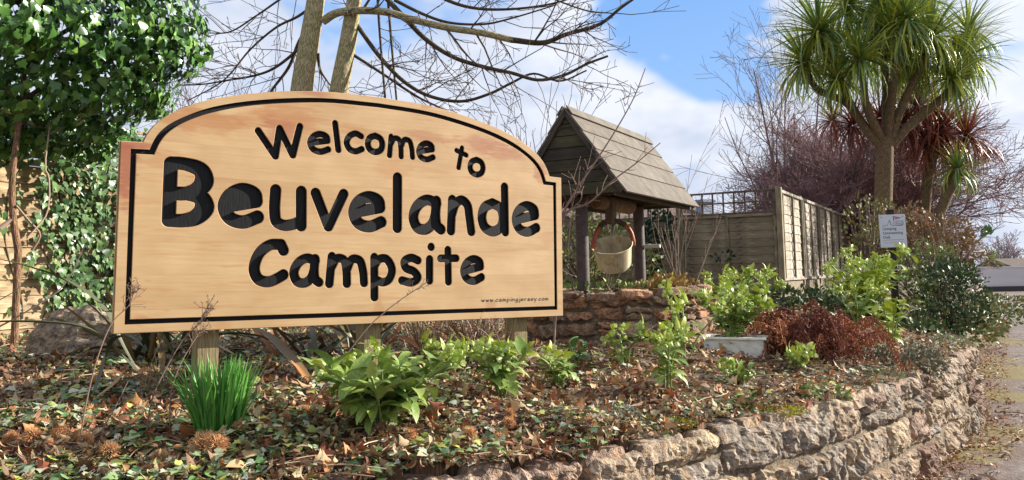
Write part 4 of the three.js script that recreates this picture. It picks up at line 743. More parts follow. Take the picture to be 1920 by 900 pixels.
{
  const B = (px, d, y = 0.9) => { const p = at(px, 500, d); return V(p.x, y, p.z); };
  scrub('bare_tree', 'distant leafless tree of fine dark twigs at the left behind the ivy and sign', 'tree', rand(510), B(440, 16), 9, 3.7, 0.7, 3, { wob: 0.2, up: 0.02, kids: 5, ratio: 0.6, ang: 0.65, col: brownTwig([0.13, 0.09, 0.085]), min: 0.0045 }, 0.04);
  scrub('sapling', 'bare sapling of upright shoots between the sign and the well roof', 'sapling', rand(511), B(1000, 8.5), 11, 2.35, 0.55, 2, { wob: 0.1, up: 0.05, kids: 4, ratio: 0.45, ang: 0.5, col: brownTwig([0.12, 0.08, 0.065]), min: 0.003 }, 0.011);
  scrub('sapling', 'bare many-stemmed shrub in front of the shaded fence right of the well', 'shrub', rand(512), B(1275, 10, 0.85), 7, 1.95, 0.5, 2, { wob: 0.1, up: 0.06, kids: 3, ratio: 0.45, ang: 0.4, col: brownTwig([0.26, 0.18, 0.13]), min: 0.0025 }, 0.006);
  const q = rand(513), p = at(1038, 640, 5.15), s = thing('bare_shrub', 'lone leafless shrub with two long twigs crossing in front of the well roof', 'shrub', [0, 0, 0]), a = new Acc(), cl = [0.2, 0.13, 0.10];
  const g = onBed(p.x, p.z), o = { wob: 0.12, up: 0.03, kids: 0, ratio: 0.4, ang: 0.7, col: () => cl, min: 0.002 };
  const tw = (rads, ...px) => { const pts = curve(px.map(([x, y, d]) => (y > 600 ? g : at(x, y, d ?? 5.2))), 26); part('stem', tubeGeo(pts, pts.map((_, k) => lerp(rads[0], rads[1], k / pts.length)), 6), std({ color: lin(...cl), roughness: 0.85 }), s); for (let k = 0; k < 11; k++) { const i = 6 + Math.floor(q() * 18), al = pts[i + 1].clone().sub(pts[i]).normalize(), sd = rnd3(q).cross(al).normalize(); fork(a, q, pts[i], al.multiplyScalar(0.6).addScaledVector(sd, 0.8), 0.04 + q() * 0.13, 0.003, 0, o); } };
  tw([0.0085, 0.003], [1040, 650], [1052, 410], [1085, 350], [1120, 298], [1160, 235], [1190, 180], [1210, 128]); tw([0.0085, 0.003], [1040, 650], [1055, 405], [1105, 380, 5.2], [1150, 338, 5.17], [1190, 308, 5.2], [1238, 268, 5.22]); tw([0.0045, 0.0015], [1040, 650], [1062, 390], [1092, 345], [1105, 300], [1115, 255]); tw([0.004, 0.0015], [1040, 650], [1045, 420], [1090, 372], [1085, 352], [1065, 320]);
  a.build('side_twigs', std({ color: lin(...cl) }), s).userData.kind = 'stuff';
  // the large bare tree behind the cabbage palm
  const C = at(1600, 500, 22), big = thing('bare_tree', 'large leafless tree with a mass of fine reddish twigs behind the cabbage palm', 'tree', [C.x, 0.9, C.z]), acc = new Acc(), rr = rand(520);
  const oo = { wob: 0.2, up: 0.012, kids: 8, ratio: 0.55, ang: 0.72, col: (l, k) => vary(k, l ? [0.19, 0.125, 0.115] : [0.27, 0.15, 0.15], 0.25), min: 0.0058 };
  for (let k = 0; k < 58; k++) { const an = k / 58 * 6.283 + rr() * 0.3; fork(acc, rr, V(Math.cos(an) * 0.2, 0.1 + rr() * 1.6, Math.sin(an) * 0.2), V(Math.cos(an) * (0.8 + rr() * 0.8), 0.2 + rr() * 1.5, Math.sin(an) * 0.8), 2.0 + rr() * 1.9, 0.05, 3, oo); }
  part('trunk', tubeGeo(curve([V(0.2, -0.2, 0), V(0.2, 1, 0), V(0.16, 2.4, 0), V(0.05, 4.2, 0.1), V(0.1, 5.6, 0.1)], 16), Array.from({ length: 17 }, (_, k) => 0.11 - k * 0.0062), 10), barkMat(0.22, 0.19, 0.12), big);
  acc.build('twigs', twigMat, big).userData.kind = 'stuff';
  const C2 = at(1515, 500, 26); scrub('bare_tree', 'leafless tree showing above the far end of the pale fence', 'tree', rand(521), V(C2.x, 0.9, C2.z), 10, 4.4, 0.7, 3, { wob: 0.2, up: 0.01, kids: 5, ratio: 0.6, ang: 0.7, col: brownTwig([0.2, 0.14, 0.13]), min: 0.0065 }, 0.05);
  const C4 = at(1440, 500, 24); scrub('bare_tree', 'taller leafless tree reaching above the corner of the two fences', 'tree', rand(527), V(at(1500, 500, 24).x, 0.9, C4.z), 6, 7.6, 0.42, 3, { wob: 0.16, up: 0.02, kids: 5, ratio: 0.5, ang: 0.7, col: brownTwig([0.18, 0.13, 0.12]), min: 0.006 }, 0.06);
  for (const [px, h, seed, label] of [[1893, 3.6, 522, 'distant grey bare tree above the dark brown roof'], [1935, 3.4, 523, 'distant grey bare tree at the right picture edge behind the white wall'], [1868, 2.6, 524, 'small distant bare tree beside the spiky plant over the white wall']]) { const c = at(px, 500, 74); scrub('bare_tree', label, 'tree', rand(seed), V(c.x, 0.3, c.z), 9, h, 0.6, 3, { wob: 0.15, up: 0.05, kids: 4, ratio: 0.55, ang: 0.55, col: brownTwig([0.36, 0.3, 0.31]), min: 0.02 }, 0.09); }
}

// cabbage palms: forked trunks with heads of sword leaves
const swords = [[0.7, 0.2], [1.1, 0.3], [0.3, 0.15], [1.7, 0.2]].map(([b, f]) => blade(1, 0.05, { n: 6, bend: b, fold: f, shape: 'sword' }));
function palmHead(t, r, c, axis, n, len, mats, nParts, rest, cols, low = -0.42) {
  for (let k = 0; k < n; k++) {
    const u = Math.pow((k + 0.5) / n, 0.85), el = lerp(1.45, low * 1.5, u) + (r() - 0.5) * 0.35, az = k * 2.39996 + r() * 0.5;
    const d = V(Math.cos(az) * Math.cos(el), Math.sin(el), Math.sin(az) * Math.cos(el)), q = new THREE.Quaternion().setFromUnitVectors(V(0, 1, 0), axis); d.applyQuaternion(q);
    const L = len * (0.72 + 0.4 * r()), m = pose(c.clone().addScaledVector(d, 0.05), d, (r() - 0.5) * 0.7, L, L, L), g = swords[u > 0.6 ? (r() < 0.5 ? 1 : 3) : r() < 0.6 ? 0 : 2], i = Math.floor(r() * mats.length);
    const face = d.dot(V(-0.3, 0, 1)) > -0.2;
    if (nParts > 0 && face && r() < 0.6) { leafMesh('leaf', g, mats[i], t, m); nParts--; } else rest.add(g, m, vary(r, cols[i % cols.length], 0.2));
  }
}
{
  const r = rand(600), K = 1.1, P = (x, y, d = 15) => at(x, y, d * K), base = V(P(1640, 500).x, 0.95, -15 * K), t = thing('cabbage_palm', 'large green cabbage palm with a forked trunk and many spiky leaf heads', 'palm tree', [0, 0, 0]);
  const bark = barkMat(0.35, 0.25, 0.17, { bumpScale: 0.03 }), trunk = curve([base, P(1653, 430), P(1657, 350), P(1659, 285), P(1660, 258)], 14); part('trunk', tubeGeo(trunk, trunk.map((_, k) => 0.188 - k * 0.0015), 14), bark, t);
  const heads = [[1535, 60, 14.7, 1.2], [1508, 118, 14.9, 1.1], [1612, 112, 14.2, 1.05], [1650, 5, 14.9, 1.2], [1672, 60, 14.5, 1.15], [1745, 72, 14.7, 1.2], [1785, 148, 14.7, 1.05], [1808, 108, 15, 1.1], [1590, 10, 15.3, 1.2], [1720, 0, 15.4, 1.2], [1725, 120, 15.4, 1.05], [1565, 100, 15.5, 1.05], [1640, 80, 15.6, 1.1], [1570, 150, 14.5, 0.95], [1690, 128, 15.4, 0.95], [1815, 62, 15.3, 1.0], [1700, 40, 14.3, 1.1]];
  const rest = new Acc(), cols = GREEN.palm.map((m) => m.color.toArray());
  const forks = { 0: [[1650, 275], [1600, 205], [1560, 110]], 1: [[1628, 250], [1590, 195], [1530, 165]], 2: [[1655, 268], [1625, 200], [1618, 150]], 3: [[1660, 268], [1662, 190], [1655, 70]], 4: [[1662, 268], [1672, 185], [1680, 100]], 5: [[1668, 268], [1695, 190], [1735, 110]], 6: [[1672, 272], [1725, 215], [1775, 180]], 7: [[1700, 240], [1760, 190], [1812, 140]] };
  heads.forEach(([x, y, d, L], k) => {
    const c = P(x, y, d); if (forks[k]) { const pts = curve([...forks[k].map(([a, b], i) => P(a, b, lerp(15, d, i / 2.2))), c], 16); part('branch', tubeGeo(pts, pts.map((_, i) => 0.098 - i * 0.0028), 10), bark, t); }
    const ax = c.clone().sub(P(1660, 260)).normalize().multiplyScalar(0.55).add(V(0, 0.8, 0)).normalize(); palmHead(t, r, c, ax, 185, L * K * 0.9, GREEN.palm, k < 8 ? 36 : 4, rest, cols);
  });
  rest.build('leaves', vcol({ roughness: 0.38, transmission: 0.48 }), t).userData.kind = 'stuff';
  const red = [[0.26, 0.07, 0.05], [0.38, 0.11, 0.05], [0.17, 0.06, 0.055]].map((c) => leafMat(...c, { roughness: 0.45 }));
  const t2 = thing('cabbage_palm', 'dark red leaved cabbage palm behind the forked trunk of the green one', 'palm tree', [0, 0, 0]), rest2 = new Acc(), rc = red.map((m) => m.color.toArray());
  part('trunk', tubeGeo([V(P(1722, 500, 17).x, 0.9, -17 * K), P(1740, 330, 17), P(1757, 262, 17)], 0.11, 10), bark, t2);
  for (const [x, y, L, n] of [[1762, 248, 1.35, 190], [1722, 200, 1.2, 150], [1600, 236, 1.0, 110], [1812, 258, 1.2, 130], [1690, 235, 1.15, 120], [1560, 228, 0.9, 80], [1650, 222, 1.0, 90], [1740, 275, 1.1, 110]]) palmHead(t2, r, P(x, y, 17), V(0.1, 1, 0.1).normalize(), n, L, red, 40, rest2, rc);
  rest2.build('leaves', vcol({ roughness: 0.45, transmission: 0.3 }), t2).userData.kind = 'stuff';
  const t3 = thing('cabbage_palm', 'smaller green cabbage palm low behind the red leaved one', 'palm tree', [0, 0, 0]), rest3 = new Acc();
  part('trunk', tubeGeo([V(P(1752, 500, 16.2).x, 0.9, -16.2 * K), P(1762, 400, 16.2), P(1793, 324, 16.2)], 0.12, 10), bark, t3);
  palmHead(t3, r, P(1795, 318, 16.2), V(0.1, 1, 0).normalize(), 190, 0.82, GREEN.palm, 50, rest3, cols); rest3.build('leaves', vcol({ roughness: 0.4, transmission: 0.34 }), t3).userData.kind = 'stuff';
  const f = at(1857, 484, 56), t4 = thing('spiky_plant', 'spiky green plant standing in front of the far white wall top', 'palm tree', [f.x, 0, f.z - 0]), rest4 = new Acc();
  part('trunk', tubeGeo([V(0, 0, 0), V(0, f.y - 0.3, 0)], 0.2, 8), bark, t4); palmHead(t4, r, V(0, f.y - 0.35, 0), V(0, 1, 0), 90, 1.35, GREEN.palm, 0, rest4, cols, 0); rest4.build('leaves', vcol({ roughness: 0.5 }), t4).userData.kind = 'stuff';
}

// ---------------------------------------------------------------- hellebores and other bed plants
const hellGeo = [[0.5, 0.28], [0.9, 0.22], [1.3, 0.3], [1.7, 0.15]].map(([b, f], k) => blade(1, 0.42, { n: 6, bend: b, fold: f, shape: 'lance', wave: 0.03 * (k % 2), start: 0.25 }));
const petalGeo = (() => { const a = new Acc(), g = blade(0.5, 0.42, { n: 3, bend: -0.9, fold: 0.35, shape: 'oval', start: 0.1 }); for (let k = 0; k < 5; k++) a.add(g, pose(V(0, 0, 0), V(Math.cos(k * 1.2566), 0.35, Math.sin(k * 1.2566)))); return a.geo(); })();
const petalMat = [[0.60, 0.70, 0.26], [0.70, 0.76, 0.38], [0.50, 0.62, 0.18]].map((c) => leafMat(...c, { roughness: 0.55, transmission: 0.4 }));
const stemMat = leafMat(0.20, 0.28, 0.09, { transmission: 0.05 });
function hellebore(label, base, seed, { h = 0.3, spread = 0.14, stems = 5, leaf = 0.13, leaves = 12, flowers = 1, mats = GREEN.hell, group = 'hellebores in the bed', name = 'hellebore', cat = 'plant' } = {}) {
  const r = rand(seed), t = thing(name, label, cat, [base.x, base.y - 0.01, base.z], 0, group);
  for (let k = 0; k < stems; k++) {
    const az = k / stems * 6.283 + r() * 0.8, sp = spread * (stems === 1 ? 0.2 : 0.35 + 0.75 * r()), H = h * (0.68 + 0.36 * r()), top = V(Math.cos(az) * sp, H, Math.sin(az) * sp);
    const pts = curve([V(Math.cos(az) * 0.015, 0, Math.sin(az) * 0.015), V(top.x * 0.35, H * 0.5, top.z * 0.35), top], 8); part('stem', tubeGeo(pts, 0.0052, 6), stemMat, t);
    for (let j = 0; j < leaves; j++) {
      const f = (h > 0.3 ? 0.12 : 0.28) + (h > 0.3 ? 0.86 : 0.7) * Math.pow(j / leaves, 0.8), p = pts[Math.min(8, Math.floor(f * 8))].clone().lerp(pts[Math.min(8, Math.floor(f * 8) + 1)], 0.4), a = az + j * 2.2 + r() * 0.9, el = lerp(-0.05, 0.75, f) + (r() - 0.5) * 0.7;
      const L = leaf * (0.6 + 0.55 * r()) * lerp(1.08, 0.72, f), m = pose(p, V(Math.cos(a) * Math.cos(el), Math.sin(el), Math.sin(a) * Math.cos(el)), (r() - 0.5) * 0.8, L * (0.85 + 0.4 * r()), L, L);
      leafMesh('leaf', hellGeo[Math.floor(r() * 4)], mats[Math.floor(r() * r() * 1.2 * mats.length) % mats.length], t, m);
    }
    if (r() < flowers) for (let j = 0, c = 11 + Math.floor(r() * 8); j < c; j++) {
      const p = top.clone().add(V((r() - 0.5) * 0.075, (r() - 0.25) * 0.075, (r() - 0.5) * 0.075)), s = 0.034 + r() * 0.028;
      leafMesh('flower', petalGeo, petalMat[Math.floor(r() * 3)], t, pose(p, rnd3(r).add(V(0.3, 0.2, 0.5)), r() * 6, s));
      if (j % 2) leafMesh('bract', hellGeo[Math.floor(r() * 2)], GREEN.lime[Math.floor(r() * 3)], t, pose(p, rnd3(r, 0.8).add(V(0, 0.6, 0)), r() * 2, 0.05 + 0.035 * r()));
    }
  }
  return t;
}
hellebore('largest hellebore with broad drooping leaves, in front of the middle sign post', ground(716, 800), 701, { h: 0.29, spread: 0.34, stems: 13, leaf: 0.19, leaves: 15, flowers: 0.4 });
hellebore('thin hellebore with a pale flower head behind the largest one, under the sign', ground(838, 708), 702, { h: 0.17, spread: 0.11, stems: 4, leaf: 0.11, leaves: 8 });
hellebore('flowering hellebore leaning before the right sign post', ground(940, 745), 703, { h: 0.21, spread: 0.18, stems: 6, leaf: 0.145, leaves: 11, flowers: 0.8 });
hellebore('small hellebore with arching yellow green leaves just right of the right sign post', ground(1045, 725), 704, { h: 0.15, spread: 0.11, stems: 4, leaf: 0.12, leaves: 10, flowers: 0.5 });
hellebore('tall open stemmed hellebore leaning across the stone well ring', ground(1285, 680), 705, { h: 0.42, spread: 0.24, stems: 4, leaf: 0.12, leaves: 7, flowers: 0.9 });
hellebore('hellebore with pale flower heads in the open litter in front of the well', ground(1252, 732), 706, { h: 0.29, spread: 0.15, stems: 4, leaf: 0.13, leaves: 10, flowers: 1 });
hellebore('short hellebore with one upright flower head at the foot of the well', ground(1170, 688), 707, { h: 0.2, spread: 0.1, stems: 3, leaf: 0.12, leaves: 9, flowers: 1 });
hellebore('hellebore growing in the white trough with crowded flower heads', ground(1380, 664).add(V(-0.02, 0.1, 0.0)), 708, { h: 0.31, spread: 0.22, stems: 12, leaf: 0.13, leaves: 12, flowers: 1 });
hellebore('tall flowering hellebore behind the white trough in front of the shaded fence', ground(1398, 612), 709, { h: 0.48, spread: 0.34, stems: 18, leaf: 0.15, leaves: 13, flowers: 1 });
hellebore('low hellebore in the litter below the white trough', ground(1398, 722), 710, { h: 0.14, spread: 0.09, stems: 3, leaf: 0.11, leaves: 9, flowers: 0.3 });
hellebore('low hellebore with pale buds in front of the red brown dead fern', ground(1497, 694), 711, { h: 0.11, spread: 0.07, stems: 3, leaf: 0.08, leaves: 8, flowers: 0.6 });
hellebore('small bright green seedling on the bed edge above the wall', ground(1522, 745), 712, { h: 0.07, spread: 0.06, stems: 3, leaf: 0.07, leaves: 9, flowers: 0 });
hellebore('small green seedling hanging over the wall top stones', ground(1585, 748), 713, { h: 0.07, spread: 0.05, stems: 2, leaf: 0.07, leaves: 8, flowers: 0 });
hellebore('seedling with fresh leaves near the yellow moss on the wall', ground(1392, 755), 714, { h: 0.07, spread: 0.07, stems: 3, leaf: 0.06, leaves: 8, flowers: 0 });
hellebore('big lime green hellebore mass around the club sign post', ground(1632, 604), 715, { h: 0.68, spread: 0.5, stems: 22, leaf: 0.2, leaves: 13, flowers: 0.4, mats: GREEN.lime });
hellebore('lower flowering hellebore in front of the lime green mass', ground(1610, 612), 716, { h: 0.42, spread: 0.25, stems: 7, leaf: 0.14, leaves: 9, flowers: 1 });
hellebore('bright yellow green plant with few large leaves beside the dark low mat', ground(1672, 655), 717, { h: 0.4, spread: 0.16, stems: 5, leaf: 0.17, leaves: 10, flowers: 0, mats: GREEN.lime });
hellebore('large leaved hellebore against the dark evergreen bush', ground(1742, 612), 718, { h: 0.5, spread: 0.16, stems: 3, leaf: 0.22, leaves: 8, flowers: 0 });
hellebore('hellebore in the shade between the well and the fence corner', ground(1362, 598), 719, { h: 0.34, spread: 0.16, stems: 4, leaf: 0.13, leaves: 9, flowers: 0.6 });
hellebore('pale leaved plant behind the sign post under the sign edge', ground(1080, 690), 720, { h: 0.16, spread: 0.14, stems: 3, leaf: 0.12, leaves: 8, flowers: 0, mats: GREEN.ivyPale });
{ // white trough
  const b = ground(1380, 664), t = thing('planter_trough', 'white plastic rectangular trough planted with hellebore beside the well', 'planter', [b.x, b.y - 0.02, b.z], -0.42);
  const dirt = tex(256, 256, (u, v) => { const a = fbm2(u * 6, v * 6, 5), x = 0.95 + a * 0.06, k = smooth(0.05, 0.45, fbm2(u * 5 + 9, v * 12, 5)); return mix3([x, x, x * 0.98], [0.62, 0.56, 0.45], k * 0.22); }, { rx: 2.2, ry: 2.2 });
  const m = std({ color: lin(0.86, 0.86, 0.84), map: dirt, roughness: 0.5 }), L = 0.37, D = 0.2, H = 0.13;
  const wall = (w, x, z, ry, lean) => part('side', board(w, H, 0.008, 0.003), m, t, [x, H / 2, z], [lean, ry, 0]);
  wall(L, 0, D / 2, 0, 0.1); wall(L, 0, -D / 2, Math.PI, 0.1); wall(D, L / 2, 0, Math.PI / 2, 0.0); wall(D, -L / 2, 0, -Math.PI / 2, 0.0);
  for (const z of [-1, 1]) part('rim', board(L + 0.035, 0.018, 0.026, 0.006), m, t, [0, H, z * (D / 2 + 0.012)]); for (const x of [-1, 1]) part('rim', board(0.026, 0.018, D + 0.04, 0.006), m, t, [x * (L / 2 + 0.008), H, 0]);
  part('soil', new THREE.BoxGeometry(L - 0.02, 0.02, D - 0.02), std({ color: lin(0.06, 0.045, 0.035), bumpMap: stoneBump, bumpScale: 0.02 }), t, [0, H - 0.035, 0]);
}
{ // daffodil leaves
  const r = rand(730), b = ground(408, 815), t = thing('daffodil_clump', 'dense clump of upright green daffodil leaves in front of the left sign post', 'plant', [b.x, b.y - 0.015, b.z]);
  const geos = [[0.05, 0.35], [0.2, 0.3], [0.45, 0.3], [0.95, 0.2]].map(([c, f]) => blade(1, 0.03, { n: 6, bend: c, fold: f, shape: 'strap' }));
  for (let k = 0; k < 240; k++) {
    const az = r() * 6.283, q = Math.sqrt(r()), L = 0.2 + 0.135 * r(), lean = q * 0.22 + 0.05 * r(), d = V(Math.cos(az) * lean, 1, Math.sin(az) * lean * 0.8);
    leafMesh('leaf', geos[Math.floor(r() * (q > 0.75 ? 4 : 2.6))], GREEN.daff[Math.floor(r() * r() * 1.2 * 4) % 4], t, pose(V(Math.cos(az) * q * 0.075, 0, Math.sin(az) * q * 0.055), d, r() * 6.28, L * 1.02, L, L));
  }
}
// flax: long strap leaves
{
  const r = rand(740), strap = [[0.5, 0.5], [1.2, 0.45], [2.0, 0.35], [0.2, 0.6]].map(([c, f]) => blade(1, 0.06, { n: 8, bend: c, fold: f, shape: 'strap', twist: 0.5 }));
  const long = (t, w, m, ...px) => { const c = curve(px.map(([x, y, d]) => at(x, y, d)), 22), acc = new Acc(), g = blade(1, 1, { n: 22, bend: 0, fold: 0.35, shape: 'strap' }), P = g.attributes.position; for (let i = 0; i <= 22; i++) { const tan = c[Math.min(22, i + 1)].clone().sub(c[Math.max(0, i - 1)]).normalize(), s = V(0, 1, 0).cross(tan); if (s.lengthSq() < 0.01) s.set(1, 0, 0); s.normalize(); const up = tan.clone().cross(s), ww = w * (i === 22 ? 0.1 : Math.min(1, 0.35 + i * 0.09) * Math.sqrt(1 - (i / 22.5) ** 4)); for (let k = 0; k < 3; k++) { const q = c[i].clone().addScaledVector(s, (k - 1) * ww / 2).addScaledVector(up, Math.abs(k - 1) * ww * 0.2); P.setXYZ(i * 3 + k, q.x, q.y, q.z); } } g.computeVertexNormals(); part('leaf', g, m, t); };
  const A = ground(285, 690), t = thing('flax', 'flax plant with long arching strap leaves behind the lower left corner of the sign', 'plant', [0, 0, 0]);
  long(t, 0.05, GREEN.flax[0], [262, 705, 4.4], [225, 640, 4.4], [205, 596, 4.4], [171, 557, 4.4], [117, 524, 4.4], [61, 503, 4.3], [-10, 484, 4.3]);
  long(t, 0.06, GREEN.flax[2], [268, 708, 4.3], [229, 669, 4.3], [200, 640, 4.25], [155, 615, 4.2], [89, 606, 4.2], [10, 604, 4.15], [-40, 606, 4.1]);
  long(t, 0.06, GREEN.flax[2], [172, 750, 3.75], [190, 705, 3.78], [206, 655, 3.8], [218, 636, 3.8], [240, 632, 3.8], [268, 650, 3.8]);
  for (let k = 0; k < 44; k++) { const az = r() * 6.283, lean = 0.25 + r() * 0.9, L = 0.35 + 0.4 * r(), p = A.clone().add(V((r() - 0.5) * 0.5, -0.02, -0.25 + (r() - 0.5) * 0.4)); leafMesh('leaf', strap[Math.floor(r() * 4)], GREEN.flax[Math.floor(r() * 4)], t, pose(p, V(Math.cos(az) * lean, 0.9, Math.sin(az) * lean), (r() - 0.5), L * 0.9, L, L)); }
  const dry = leafMat(0.34, 0.22, 0.10, { transmission: 0.1 }), orange = leafMat(0.40, 0.16, 0.045, { transmission: 0.2 });
  const t2 = thing('flax', 'brown edged flax behind the middle of the sign, one broad leaf dying orange', 'plant', [0, 0, 0]), Bp = ground(610, 690);
  for (let k = 0; k < 40; k++) { const az = r() * 6.283, lean = 0.25 + r() * 0.8, L = 0.4 + 0.35 * r(), p = Bp.clone().add(V((r() - 0.5) * 0.7, -0.02, -0.3 + (r() - 0.5) * 0.35)); leafMesh('leaf', strap[Math.floor(r() * 4)], k % 5 ? GREEN.flax[Math.floor(r() * 4)] : orange, t2, pose(p, V(Math.cos(az) * lean, 0.85, Math.sin(az) * lean), (r() - 0.5), L * 0.9, L, L)); }
  long(t2, 0.075, GREEN.flax[3], [470, 612, 4.1], [505, 634, 4.05], [535, 664, 4.0], [560, 692, 3.95], [584, 722, 3.9]);
  long(t2, 0.03, orange, [545, 676, 3.94], [562, 696, 3.93], [588, 726, 3.88]);
  long(t2, 0.045, GREEN.flax[0], [700, 700, 4.6], [672, 660, 4.6], [650, 625, 4.6], [628, 590, 4.7]);
  // broken straw leaves
  for (const [i, px] of [[[240, 690, 3.7], [225, 708, 3.68], [205, 728, 3.62], [182, 744, 3.55]], [[278, 750, 3.4], [268, 775, 3.35], [252, 804, 3.28]], [[440, 665, 4], [420, 655, 4.05], [398, 640, 4.1]]].entries()) { const s = thing('dry_leaf', ['straw coloured dead strap leaf fallen left of the sign', 'short straw coloured leaf standing in the ivy below the sign corner', 'pale dead strap leaf beside the left sign post'][i], 'leaf', [0, 0, 0]); long(s, 0.022, dry, ...px); }
}
{ // grasses and dry stalks
  const r = rand(750);
  const tuft = (label, b, n, L, cols, lean, grp) => { const t = thing('grass_tuft', label, 'grass', [b.x, b.y - 0.02, b.z], 0, grp), a = new Acc(), g = [0.6, 1.4, 2.2].map((c) => blade(1, 0.012, { n: 6, bend: c, fold: 0.2, shape: 'strap' })); for (let k = 0; k < n; k++) { const az = r() * 6.283, q = r() * lean, l = L * (0.5 + 0.6 * r()); a.add(g[Math.floor(r() * 3)], pose(V((r() - 0.5) * 0.12, 0, (r() - 0.5) * 0.1), V(Math.cos(az) * q, 1, Math.sin(az) * q), r() * 6, l), vary(r, cols[Math.floor(r() * cols.length)])); } a.build('blades', vcol({ transmission: 0.15 }), t).userData.kind = 'stuff'; };
  tuft('thin brown and green grass tuft between the sign corner and the daffodils', ground(292, 745), 60, 0.32, [[0.2, 0.16, 0.06], [0.14, 0.16, 0.05], [0.3, 0.2, 0.09]], 0.6);
  tuft('dry tan grass behind the largest hellebore under the sign', ground(800, 680), 170, 0.42, [[0.34, 0.22, 0.12], [0.26, 0.15, 0.09], [0.4, 0.3, 0.16]], 1.1);
  tuft('dry reddish grass between the middle and right sign posts', ground(890, 672), 220, 0.45, [[0.3, 0.17, 0.1], [0.22, 0.12, 0.08], [0.38, 0.26, 0.15]], 1.2);
  tuft('dry grass at the foot of the right sign post', ground(930, 690), 90, 0.34, [[0.32, 0.2, 0.11], [0.25, 0.14, 0.08]], 1.2);
  tuft('bright green grass tuft growing on the left of the well rim', V(at(1068, 520, 5.88).x, 1.1, -5.88), 70, 0.2, [[0.12, 0.32, 0.04], [0.16, 0.36, 0.06]], 0.6);
  const stalk = (label, col, rad, head, ...px) => {
    const t = thing('dry_stalk', label, 'plant', [0, 0, 0]), pts = curve(px.map(([x, y, d]) => at(x, y, d)), 24); pts[0].y = bedH(pts[0].x, pts[0].z) - 0.02;
    part('stem', tubeGeo(pts, pts.map((_, k) => rad * (1 - k * 0.022)), 5), std({ color: lin(...col), roughness: 0.85 }), t); const a = new Acc();
    for (let k = 0; k < head; k++) { const i = 23 - Math.floor(r() * r() * 9), p = pts[i], d = pts[i].clone().sub(pts[i - 1]).normalize().add(rnd3(r, 0.9)).normalize(), l = 0.02 + 0.05 * r(), e = p.clone().addScaledVector(d, l); a.tube([p, p.clone().lerp(e, 0.5).add(rnd3(r, 0.006)), e], 0.0011, 3, vary(r, col)); for (let j = 0; j < 3; j++) a.tube([e, e.clone().add(rnd3(r, 0.011))], 0.0009, 3, vary(r, col)); }
    if (head) a.build('seed_head', twigMat, t).userData.kind = 'stuff';
  };
  stalk('tall dry stalk with a feathery head before the lower left sign corner', [0.2, 0.13, 0.09], 0.003, 26, [146, 850, 2.95], [165, 740, 3.0], [190, 650, 3.05], [214, 600, 3.1], [242, 572, 3.12], [252, 545, 3.12]);
  stalk('short dark dry stalk leaning right in the ivy at lower left', [0.14, 0.085, 0.07], 0.0028, 0, [180, 850, 3], [196, 800, 3.05], [222, 752, 3.12], [240, 715, 3.2]);
  stalk('dry stalk with a branching seed head crossing the bottom groove of the sign', [0.13, 0.08, 0.06], 0.0034, 34, [272, 835, 3.05], [285, 750, 3.12], [312, 690, 3.2], [345, 635, 3.26], [372, 608, 3.3], [392, 572, 3.32]);
  stalk('second dry stalk beside the one over the sign groove', [0.16, 0.1, 0.07], 0.003, 22, [318, 808, 3.1], [322, 730, 3.15], [340, 680, 3.2], [362, 642, 3.26], [378, 618, 3.3]);
  stalk('long dark dry stem curving up in front of the word Campsite', [0.10, 0.06, 0.05], 0.004, 10, [565, 785, 3.35], [600, 735, 3.4], [650, 665, 3.5], [692, 612, 3.6], [738, 572, 3.7], [772, 548, 3.78], [800, 530, 3.84]);
  stalk('bare dark stem slanting across the fence at far left', [0.085, 0.055, 0.05], 0.006, 0, [-60, 640, 4.6], [0, 612, 4.7], [60, 578, 4.8], [110, 545, 4.95], [138, 505, 5.1], [158, 460, 5.2]);
  stalk('thin bare stem low across the fence at far left', [0.1, 0.07, 0.055], 0.004, 0, [-30, 580, 4.9], [0, 562, 5], [34, 541, 5.05], [52, 515, 5.1], [56, 490, 5.15]);
}
{ // boulder
  const g = new THREE.IcosahedronGeometry(0.3, 14), P = g.attributes.position, v = V(0, 0, 0);
  for (let k = 0; k < P.count; k++) { v.fromBufferAttribute(P, k); const n = v.clone().normalize(), f = 1 + 0.22 * fbm3(n.x * 1.4 + 3, n.y * 1.4, n.z * 1.4, 3) + 0.06 * fbm3(n.x * 6, n.y * 6, n.z * 6, 3); P.setXYZ(k, v.x * f * 1.25, v.y * f * 0.8, v.z * f * 0.8); }
  g.computeVertexNormals(); const U = g.attributes.uv; for (let k = 0; k < U.count; k++) U.setXY(k, P.getX(k) + P.getZ(k) * 0.5, P.getY(k));
  const b = at(172, 645, 5.1), o = part('boulder', g, stoneMat(0.38, 0.32, 0.25), scene, [b.x, b.y - 0.02, b.z]); tag(o, 'brown granite boulder at the foot of the tan fence, left of the sign', 'boulder');
}
